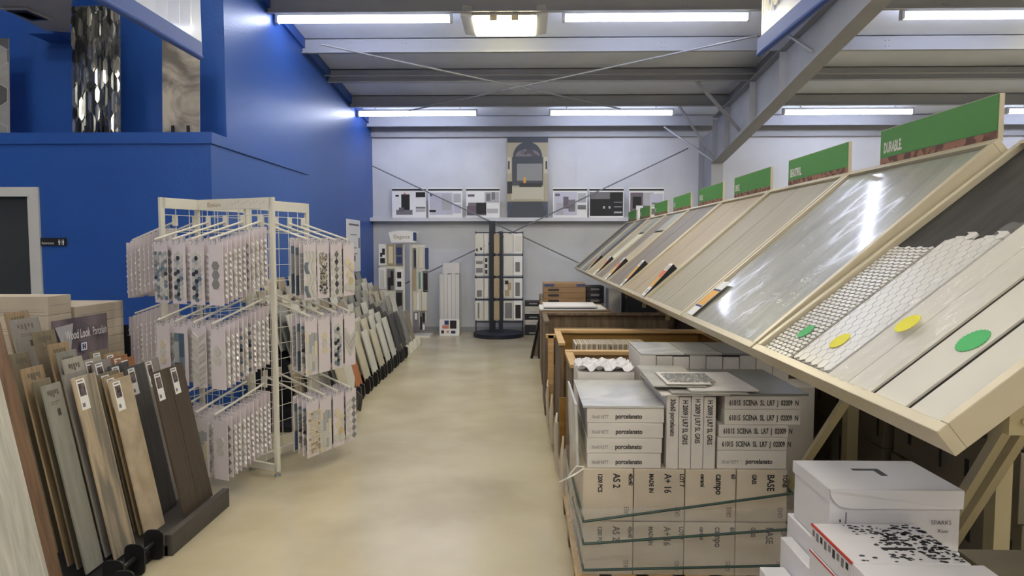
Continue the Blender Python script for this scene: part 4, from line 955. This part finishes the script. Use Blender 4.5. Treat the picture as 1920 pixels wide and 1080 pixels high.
# stored cartons behind the frame
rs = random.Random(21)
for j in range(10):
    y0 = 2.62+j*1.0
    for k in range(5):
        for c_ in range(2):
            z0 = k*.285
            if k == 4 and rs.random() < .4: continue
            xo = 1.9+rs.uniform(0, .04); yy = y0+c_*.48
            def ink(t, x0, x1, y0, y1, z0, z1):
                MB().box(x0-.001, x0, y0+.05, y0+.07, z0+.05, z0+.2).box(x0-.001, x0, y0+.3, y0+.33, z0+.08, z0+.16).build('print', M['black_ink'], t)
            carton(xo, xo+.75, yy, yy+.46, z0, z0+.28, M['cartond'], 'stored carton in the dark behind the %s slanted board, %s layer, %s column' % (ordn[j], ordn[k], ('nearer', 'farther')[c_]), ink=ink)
carton(1.47, 1.66, 3.9, 4.15, 0, .84, M['cartonw'], 'tall narrow white carton standing in the shade behind the pallets')
carton(1.5, 1.72, 4.3, 4.7, 0, 1.0, M['cartonk'], 'tall brown carton in the shade behind the tall white one')
# ------------------------------------------------------------------ near pallet
YP = 3.1
zz = lambda py, Y=YP: at(1200, py, Y=Y).z
xx = lambda px, Y=YP, py=800: at(px, py, Y=Y).x
XA, XBp = xx(1093), xx(1480)
t = thing('wooden_pallet', 'wooden pallet under the nearest wrapped carton stack', 'pallet', (.74, 3.6, 0))
for y in (3.1, 3.6, 4.05): MB().box(XA-.03, XBp+.03, y, y+.09, .02, .1).build('stringer', M['greywood'], t)
for k in range(6): MB().box(XA-.03+k*.17, XA+.08+k*.17, 3.08, 4.16, .1, .12).build('slat', M['pine'], t)
ZB = zz(880)
def col_text(t, strs, x, y, z0, up=(1,0,0), right=(0,0,1), size=.05, m_=None, sx=.8):
    pass
nC = 4; cw = (XBp-XA)/nC; rows_z = [(.12, .37), (.375, ZB)]
big_words = [['1200 PCS', 'AS 2', '40x40'], ['MADE IN', 'A+ 16', 'LOT 7'], ['cerami', 'campo', '60'], ['GRIS', 'BASE', 'TONE']]
pos4 = ('leftmost', 'second', 'third', 'rightmost')
for r_, (za, zb_) in enumerate(rows_z):
    for c in range(nC):
        def ink(t, x0, x1, y0, y1, z0, z1, c=c, r_=r_):
            b = MB()
            for q_, s_ in enumerate(big_words[c]): b.text(s_, .028 if q_ != 1 else .045, (x0+.05+.07*q_+.02, y0-.0006, z1-.02), (0,0,-1), (1,0,0), sx=.8, bold=.001)
            b.text('GRES', .03, (x1-.02, y0-.0006, z0+.02), (0,0,1), (-1,0,0), sx=.7)
            b.build('lettering', M['black_ink'], t)
        carton(XA+c*cw+.002, XA+(c+1)*cw-.002, YP, YP+.95, za, zb_, M['cartonb'], 'beige printed carton, %s in the %s row of the near wrapped pallet' % (pos4[c], ('lower', 'upper')[r_]), ink=ink)
# film wrap and straps
def wrap_shell(x0, x1, y0, y1, z0, z1, nm, label):
    b = MB(); rq = random.Random(9); n = 40; m_ = 12; loop = []
    per = [(x0, y0), (x1, y0), (x1, y1), (x0, y1)]
    pts = []
    for e_ in range(4):
        p, q_ = per[e_], per[(e_+1) % 4]
        for k in range(n): pts.append((p[0]+(q_[0]-p[0])*k/n, p[1]+(q_[1]-p[1])*k/n))
    vs = []; fs = []; cx, cy = (x0+x1)/2, (y0+y1)/2
    for j in range(m_+1):
        for (x, y) in pts:
            o_ = .012+rq.uniform(.0, .018)+.01*math.sin(j*1.1+x*7); d = Vector((x-cx, y-cy, 0)).normalized(); z = z0+(z1-z0)*j/m_
            vs.append(Vector((x, y, z+rq.uniform(-.004, .004)))+d*o_)
    N_ = len(pts)
    for j in range(m_):
        for k in range(N_): fs.append((j*N_+k, j*N_+(k+1) % N_, (j+1)*N_+(k+1) % N_, (j+1)*N_+k))
    b.add(vs, fs); o = b.build(nm, M['film'], smooth=True); tag(o, label, 'plastic wrap'); return o
wrap_shell(XA-.004, XBp+.004, YP-.004, YP+.955, .13, zz(950), 'stretch_film', 'crinkled clear stretch film around the near carton pallet')
def strap(pts, label, m_='strap', r=.006, name='packing_strap'):
    b = MB()
    for a_, c_ in zip(pts, pts[1:]): b.bar(a_, c_, r*.5, r*2) if False else b.tube(a_, c_, r, 6)
    tag(b.build(name, M[m_]), label, 'strap')
yS = YP-.055
for (pa, pb, lab) in (((1094, 978), (1486, 925), 'uppermost slanting dark green strap on the near pallet'), ((1094, 1020), (1486, 992), 'middle dark green strap on the near pallet'), ((1094, 1069), (1486, 1060), 'lowest dark green strap on the near pallet')):
    strap([at(*pa, Y=yS)+Vector((-.015, .5, .03)), at(*pa, Y=yS), at(*pb, Y=yS), at(*pb, Y=yS)+Vector((.01, .5, 0))], lab)
# white boxes, left pile of four + tile on top
ztop = zz(766); h4 = (ztop-ZB)/4
wl = ['topmost', 'second', 'third', 'lowest']
def box_ink(line, right=None, sx=1.0, size=.03, zoff=.3):
    def f(t, x0, x1, y0, y1, z0, z1):
        if line.startswith('30x60'):
            MB().text('30x60 RETT', .022, (x0+.02, y0-.0006, z0+(z1-z0)*zoff), (1,0,0), (0,0,1), sx=.7).build('small_print', M['grey_ink'], t)
            MB().text('porcelanato', .03, (x0+.13, y0-.0006, z0+(z1-z0)*zoff), (1,0,0), (0,0,1), sx=.85, bold=.0008).build('lettering', M['black_ink'], t)
            return
        b = MB().text(line, size, (x0+.02, y0-.0006, z0+(z1-z0)*zoff), (1,0,0), (0,0,1), sx=sx, bold=.0008)
        b.build('lettering', M['black_ink'], t)
    return f
xl0, xl1 = xx(1101), xx(1246)
for k in range(4):
    carton(xl0+.002*(k % 2), xl1-.004*k, YP+.01, YP+.6, ztop-(k+1)*h4+.001, ztop-k*h4, M['cartonw'], 'flat white printed box, %s in left pile on the near pallet' % wl[k], ink=box_ink('30x60 RETT  porcelanato', sx=.72, size=.034))
marb = mat('white_marble_tile', (176,178,180), .22, rgb2=(206,206,204), scale=2.5, dist=1.5)
tag(MB().box(xl0-.02, xl1+.0, YP+.005, YP+.61, ztop+.001, ztop+.011).build('marble_tile', marb, bevel=.001), 'pale grey marble tile lying on the left box pile', 'tile')
tag(MB().obox((xl0-.045, YP+.03, ZB+.005), (.01, 0, 0), (0, .55, 0), (-.01, 0, .29)).build('marble_tile', marb), 'marble tile standing against the left side of the box pile', 'tile')
# upright boxes in the middle
xm0, xm1 = xx(1250), xx(1343); zt2 = zz(742); wq = (xm1-xm0)/4
for k in range(4):
    def ink(t, x0, x1, y0, y1, z0, z1, k=k):
        MB().text('H 2009 J LR7 SL GRIS' if k else '30x60 porcelanato', .032, (x0+wq*.3, y0-.0006, z1-.015), (0,0,-1), (1,0,0), sx=.72, bold=.0008).build('lettering', M['black_ink'], t)
    carton(xm0+k*wq+.001, xm0+(k+1)*wq-.001, YP+.005, YP+.6, ZB+.001, zt2-.006*(k % 2), M['cartonw'], 'white box standing on edge, %s of four in pile centre' % pos4[k], ink=ink)
# right pile
xr0, xr1 = xx(1347), xx(1478)
zr = [ZB, zz(845), zz(820), zz(797), zz(768), zz(742)]
for k in range(5):
    sh = (0, .0, .005, .03, .03)[k]
    carton(xr0+sh, xr1+sh+(.0 if k < 3 else .03), YP+.01, YP+.6, zr[k]+.001, zr[k+1], M['cartonw'], 'flat white printed box, %s from the bottom in right pile' % ordn[k], ink=box_ink('30x60 RETT porcelanato' if k == 0 else '6101S  SCENA  SL  LR7  J  02009  N', sx=.62, size=.034))
# loose sheets on top
sheet = mat('stone_sheet', (176,172,162), .45, rgb2=(150,148,142), scale=6)
for k, (xa_, xb_, ya_, yb_, rot) in enumerate(((1236, 1365, YP-.01, YP+.5, .02), (1258, 1400, YP-.02, YP+.5, -.01), (1290, 1420, YP+.0, YP+.45, .03), (1230, 1330, YP+.05, YP+.6, -.02))):
    z = zt2+.002+k*.009; x0_, x1_ = xx(xa_), xx(xb_)
    o = MB().box(x0_, x1_, ya_, yb_, z, z+.007).build('loose_sheet', sheet if k % 2 else M['cartonw'], bevel=.001); o.rotation_euler = (0, 0, rot)
    tag(o, 'thin stone sheet, %s from the bottom of the loose sheets on the pile' % ordn[k], 'sheet')
z = zt2+.04
b = MB(); rq = random.Random(6)
for i in range(26):
    for j in range(10):
        x, y = xx(1262)+.0085*i+.003*(j % 2), YP+.1+.022*j
        b.box(x, x+.007, y, y+.019, z+.003, z+.006, 0 if rq.random() < .75 else 1)
t = thing('mosaic_sheet', 'mosaic sheet of small grey chips lying on top of the pile', 'mosaic', (xx(1290), YP+.2, z))
MB().box(xx(1255), xx(1340), YP+.06, YP+.36, z, z+.003).build('backing', M['cartonw'], t); b.build('chips', [M['t_grey'], M['t_lt']], t)
tag(MB().box(xr0-.04, xr1+.09, YP+.0, YP+.62, zr[5]+.002, zr[5]+.012).build('slate_tile', mat('slate_tile', (120,120,116), .35, var=.08, scale=5), bevel=.001), 'large grey tile covering the right box pile', 'tile')
# rear block of the near pallet: taller
Y2 = YP+.66
x20, x21 = at(1200, 700, Y=Y2).x, at(1480, 700, Y=Y2).x
zb2 = at(1200, 700, Y=Y2).z
for k in range(9):
    xk = x20+(x21-x20)*k/9
    carton(xk, xk+(x21-x20)/9-.003, Y2, Y2+.42, ZB+.001, zb2+.1-.004*(k % 3), M['cartonw'], 'white box on edge at the back of the near pallet, %s from left' % ordn[k])
ztt = zb2+.102
for k, (f0, f1, m_, lab) in enumerate(((0, .3, marb, 'streaky white marble tile at back left top of near pallet'), (.3, .55, sheet, 'stone tile in the middle of the back top of near pallet'), (.55, 1.02, mat('slate_tile', (120,120,116), .35, var=.08, scale=5), 'dark slate tile at back right top of near pallet'))):
    tag(MB().box(x20+(x21-x20)*f0+.002, x20+(x21-x20)*f1-.002, Y2-.0, Y2+.44, ztt, ztt+.01).build('top_tile', m_, bevel=.001), lab, 'tile')
# crumpled paper/plastic between
b = MB(); rq = random.Random(14); n = 22
cx0, cx1, cy0, cy1 = .29, .60, YP+.63, YP+.95; vs = []; fs = []
for i in range(n+1):
    for j in range(n+1):
        vs.append((cx0+(cx1-cx0)*i/n+rq.uniform(-.006,.006), cy0+(cy1-cy0)*j/n+rq.uniform(-.006,.006), zb2+.025+.018*math.sin(i*.9)*math.cos(j*.8)+rq.uniform(0, .012)))
for i in range(n):
    for j in range(n): q_ = i*(n+1)+j; fs.append((q_, q_+1, q_+n+2, q_+n+1))
b.add(vs, fs)
t = thing('crumpled_packing', 'crumpled white packing plastic behind the left marble tile', 'packing', (.45, cy0, ZB))
b.build('crumple', M['cartonv'], t)
MB().box(cx0, cx1, cy0, cy1, ZB, zb2+.01).build('filled_carton', M['cartonw'], t)
# loose strap end by the aisle
p = at(1095, 878, Y=YP)
strap([p, p+Vector((-.04, -.02, -.02)), p+Vector((-.08, -.05, -.03)), p+Vector((-.115, -.03, -.055))], 'loose white strap end sticking out into the aisle', 'twine', .004, 'loose_strap')
strap([p+Vector((0, .02, 0)), p+Vector((-.035, 0, .01)), p+Vector((-.07, -.0, -.035))], 'shorter loose white strap end beside the aisle', 'twine', .003, 'loose_strap')
# torn cardboard strips down the aisle edge
rq = random.Random(31)
for k in range(4):
    y = 4.15+k*.62; x = .235-.012*k
    b = MB().prism([(x, y, .06), (x, y+.3, .04), (x-.01, y+.32, .3+rq.uniform(-.1,.1)), (x+.005, y+.2, .42), (x-.006, y+.08, .35+rq.uniform(-.1,.1)), (x, y-.02, .4)], (.012, 0, 0))
    tag(b.build('torn_cardboard', M['cartonb']), 'torn cardboard edge along the aisle side of pallets, %s from the camera' % ordn[k], 'cardboard')
# ------------------------------------------------------------------ crates further back
def crate(name, label, Y, pxl, pxr, pyt, depth, wallm, railm, th=.03, rail=.05, inner=None):
    x0, x1, z1 = at(pxl, pyt, Y=Y).x, at(pxr, pyt, Y=Y).x, at(pxl, pyt, Y=Y).z
    t = thing(name, label, 'crate', ((x0+x1)/2, Y+depth/2, 0))
    MB().box(x0, x1, Y, Y+.02, 0, z1*.55).build('front_panel', wallm, t)
    MB().box(x0, x0+th, Y+.02, Y+depth, 0, z1-.002).build('side_panel', M['greywood'], t); MB().box(x1-th, x1, Y+.02, Y+depth, 0, z1-.002).build('side_panel', wallm, t)
    MB().box(x0+th, x1-th, Y+depth-.02, Y+depth, 0, z1-.002).build('back_panel', wallm, t)
    MB().box(x0-.01, x1+.01, Y+depth-.06, Y+depth+.02, z1, z1+.025).build('top_rail', railm, t)
    MB().box(x0-.01, x0+th+.01, Y, Y+depth-.06, z1, z1+.02).build('top_rail', railm, t)
    return t, x0, x1, z1
crate('pine_crate', 'open pine crate just behind the near pallet', 4.12, 1072, 1300, 690, .55, M['pine'], M['pine'])
carton(.34, 1.2, 4.2, 4.6, 0.0, .68, M['cartonn'], 'black box down inside the pine crate')
_, x0, x1, z1 = crate('plywood_crate', 'long golden plywood crate behind the pine crate', 5.15, 1050, 1370, 648, .8, M['ply'], M['pine'])
for k in range(5): tag(MB().box(x0+.12+k*.26, x0+.13+k*.26, 5.13, 5.15, .0, z1-.002).build('crate_strap', M['greywood']), 'thin band on the front of the golden plywood crate, %s from left' % ordn[k], 'strap')
t = thing('tile_stack', 'row of small mosaic tiles standing inside the plywood crate', 'tiles', (x0+.5, 5.6, 0))
b = MB()
for k in range(28): b.box(x0+.14+k*.021, x0+.157+k*.021, 5.5, 5.8, .5, z1-.04, k % 2)
b.build('tile_edges', [M['t_lt'], M['t_tan']], t); MB().box(x0+.1, x0+.8, 5.45, 5.85, .0, .5).build('inner_block', M['ply'], t)
crate('wide_crate', 'grey-brown wooden crate behind the golden plywood crate', 6.55, 1022, 1308, 606, .8, M['greywood'], M['greywood'])
carton(.3, 1.5, 6.62, 7.2, .0, .78, M['cartonk'], 'brown carton filling the grey-brown crate')
tag(MB().box(.19, 1.6, 6.2, 6.28, at(1037, 628, Y=6.2).z-.03, at(1037, 628, Y=6.2).z).box(.21, .26, 6.2, 6.26, 0, .83).box(1.5, 1.56, 6.2, 6.26, 0, .83).build('timber_rail', M['pine']), 'long pale timber rail across the top of the plywood crate', 'rail')
for k, (z_, x0_, x1_, m_, lab) in enumerate(((.0, .2, 1.04, 'greywood', 'grey pallet load under the white boards further back'), (.86, .2, 1.0, 'cartonk', 'brown board lowest in the flat stack further back'), (.885, .17, .95, 'cartonv', 'white board in the middle of the flat stack further back'), (.915, .22, .85, 'cartonv', 'topmost white board of the flat stack further back'))):
    tag(MB().box(x0_, x1_, 8.0, 8.6, z_, .855 if k == 0 else z_+.02).build('load_block' if k == 0 else 'flat_board', M[m_], bevel=.003), lab, 'board' if k else 'pallet load')
for k, z_ in enumerate((0, .3, .6)): carton(.2, 1.0, 8.75, 9.3, z_, z_+.295, M['cartonk'], 'large brown carton, %s level of the stack at the far pallets' % ordn[k])
def dk(t, x0, x1, y0, y1, z0, z1): MB().box(x0+.06, x0+.2, y0-.001, y0, z0+.02, z0+.05, 0).build('print', [M['black_ink']], t)
def bl(t, x0, x1, y0, y1, z0, z1): MB().box(x0+.01, x0+.14, y0-.001, y0, z0+.01, z1-.01, 0).box(x1-.12, x1-.01, y0-.001, y0, z0+.01, z1-.01, 0).build('blue_patch', [M['blue_ink']], t)
zq = [.9, .97, 1.04, 1.11, 1.165]
for k in range(4): carton(.235, .78, 8.8, 9.25, zq[k], zq[k+1]-.004, M['cartonk'], 'flat brown box, %s from the bottom of the far brown pile' % ordn[k], ink=bl if k == 3 else dk)
tag(MB().box(.22, .6, 8.7, 8.74, .86, .92).build('flat_board', M['cartonb']), 'small tan board in front of the far brown pile', 'board')
for k in range(3): carton(.79, 1.02, 8.85, 9.2, .9+k*.075, .9+k*.075+.07, M['cartonn'], 'black box with white label, %s from the bottom, right of brown pile' % ordn[k], ink=lambda t, x0, x1, y0, y1, z0, z1: MB().box(x0+.06, x1-.06, y0-.001, y0, z0+.02, z0+.045).build('label_strip', M['grey_ink'], t))
carton(1.06, 1.2, 8.65, 8.95, 0, 1.1, M['cartonw'], 'tall pale carton under the far display boards'); carton(1.25, 1.6, 8.3, 8.9, 0, 1.05, M['cartonn'], 'tall black carton under the far display boards')
t = thing('a_frame_stand', 'dark leaning stand on the floor at the far pallet corner', 'stand', (.13, 9.9, 0))
b = MB().bar((.09, 9.9, 0), (.22, 9.95, .62), .03); b.build('leg', M['dark'], t); MB().bar((.2, 9.9, 0), (.22, 9.95, .62), .03).build('leg', M['dark'], t)
MB().obox((.11, 9.93, .03), (.1, 0, 0), (0, .02, 0), (.06, 0, .5)).build('panel', M['greywood'], t)
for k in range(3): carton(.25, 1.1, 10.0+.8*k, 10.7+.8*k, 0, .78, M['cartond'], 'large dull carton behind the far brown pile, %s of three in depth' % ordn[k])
# ------------------------------------------------------------------ white boxes, bottom right
def lidbox(x0, x1, y0, y1, z0, z1, label, lid=.05, extra=None, curved=True):
    t = thing('white_box', label, 'box', ((x0+x1)/2, (y0+y1)/2, z0))
    MB().box(x0+.003, x1-.003, y0+.003, y1-.003, z0, z1-.002).build('box_body', M['cartonv'], t, bevel=.003)
    b = MB().box(x0, x1, y0, y1, z1-.002, z1); n = 8
    pts = [(x0, y0-.009, z1), (x1, y0-.009, z1), (x1, y0-.006, z1-lid*1.5)]+[(x0+.06-.06*math.sin(math.pi/2*k/n), y0-.006, z1-lid*1.5*math.cos(math.pi/2*k/n)) for k in range(n+1)]
    b.prism(pts, (0, .003, 0)); b.box(x0-.002, x0+.001, y0, y1, z1-lid, z1)
    b.build('lid', M['cartonv'], t)
    if extra: extra(t, x0, x1, y0, y1, z0, z1)
    return t
def slot(t, x0, x1, y0, y1, z0, z1):
    MB().box(x0+.15, x0+.235, y0+.17, y0+.186, z1, z1+.001).box(x0+.215, x0+.235, y0+.12, y0+.17, z1, z1+.001).build('hand_slot', M['dark'], t)
    b = MB().text('SPARKS', .018, (x1-.09, y0-.001, z0+.085), (1,0,0), (0,0,1)).text('River', .016, (x1-.07, y0-.001, z0+.06), (1,0,0), (0,0,1))
    for k in range(3): b.box(x0+.012+.01*k, x0+.016+.01*k, y0-.001, y0, z0+.05+.02*k, z0+.058+.02*k)
    b.box(x0+.05, x0+.052, y0-.001, y0, z0+.02, z0+.12)
    b.build('lettering', M['black_ink'], t)
W0 = at(1555, 920, Y=2.0); W1 = at(1805, 925, Y=2.0)
zA = W0.z+.005
lidbox(W0.x, W1.x, 2.0, 2.27, zA-.19, zA, 'white lidded box with hand slot, top of the pile at lower right', .038, slot)
carton(W0.x-.005, W1.x, 2.0, 2.3, 0, zA-.192, M['cartonv'], 'tall white carton supporting the lidded box with hand slot')
# box with pebble print
P0 = at(1598, 1056, Y=1.74); P1 = at(1822, 1056, Y=1.74); zP = P0.z
def peb(t, x0, x1, y0, y1, z0, z1):
    b = MB(); rq = random.Random(8)
    for i in range(420):
        u_, v_ = rq.random(), rq.random()
        if v_ > .15+1.1*u_ or u_ < .25 and rq.random() < .7: continue
        x, y = x0+.02+(x1-x0-.025)*u_**.8, y1-.01-(y1-y0-.02)*(1-v_ if rq.random() < .5 else v_*.9); r = rq.uniform(.002, .006)
        b.prism([(x+r*1.5*math.cos(q_*1.26), y+r*math.sin(q_*1.26), z1+.0005) for q_ in range(5)], (0, 0, .0006), rq.choice((0, 0, 1)))
    b.box(x0+.12, x0+.21, y0+.08, y0+.092, z1+.0006, z1+.0014, 0)
    b.build('pebble_print', [M['black_ink'], mat('navy_ink', (60,62,80), .6)], t)
    b = MB().box(x0-.0006, x0, y0, y1, z1-.006, z1, 0).box(x0, x0+.004, y0, y1, z1, z1+.0008, 0)
    for k in range(9): b.box(x0-.001, x0-.0004, y0+.02+k*.026, y0+.034+k*.026, z1-.03-.006*(k % 2), z1-.012, 1 if k % 3 == 0 else 2)
    b.build('red_edge', [M['red_ink'], M['black_ink'], M['grey_ink']], t)
t = carton(P0.x, P1.x, 1.74, 1.995, zP-.075, zP, M['cartonv'], 'white box with black pebble print and red edge', ink=peb)
carton(P0.x-.003, P1.x, 1.74, 1.995, zP-.155, zP-.077, M['cartonv'], 'white box with red edge beneath the pebble print box', ink=lambda t, x0, x1, y0, y1, z0, z1: MB().box(x0-.0006, x0, y0, y1, z1-.006, z1, 0).box(x0-.001, x0-.0004, y0+.03, y0+.08, z1-.04, z1-.015, 1).build('red_edge', [M['red_ink'], M['black_ink']], t))
carton(P0.x, P1.x, 1.74, 1.995, 0, zP-.157, M['cartonv'], 'tall plain white carton under the pebble print box')
# nearest white box tops
Q0 = at(1640, 1080, Y=1.5); zQ = at(1600, 1056, Y=1.72).z-.004
carton(at(1605, 1057, Y=1.71).x, at(1830, 1057, Y=1.71).x+.03, 1.42, 1.725, 0, zQ, M['cartonv'], 'cream-topped box at the bottom picture edge below pebble box')
carton(W0.x-.045, W0.x-.008, 1.95, 2.25, 0, at(1478, 1018, Y=2.2).z, M['cartonv'], 'slim white box standing left of the white pile')
carton(W0.x-.13, W0.x-.05, 1.9, 2.2, 0, at(1390, 1062, Y=2.2).z, M['cartonv'], 'lowest white box at left foot of the white pile')
carton(1.47, 1.72, 1.72, 2.3, 0, at(1860, 1030, Y=2.3).z, M['cartond'], 'low grey-white box toned dark for shade right of the white pile at corner')  # pale box in the dark carton colour, which stands in for shade
# remove helper value
for o in bpy.data.objects:
    if 'w' in o.keys(): del o['w']
for o in tile_protos.values(): bpy.data.objects.remove(o)
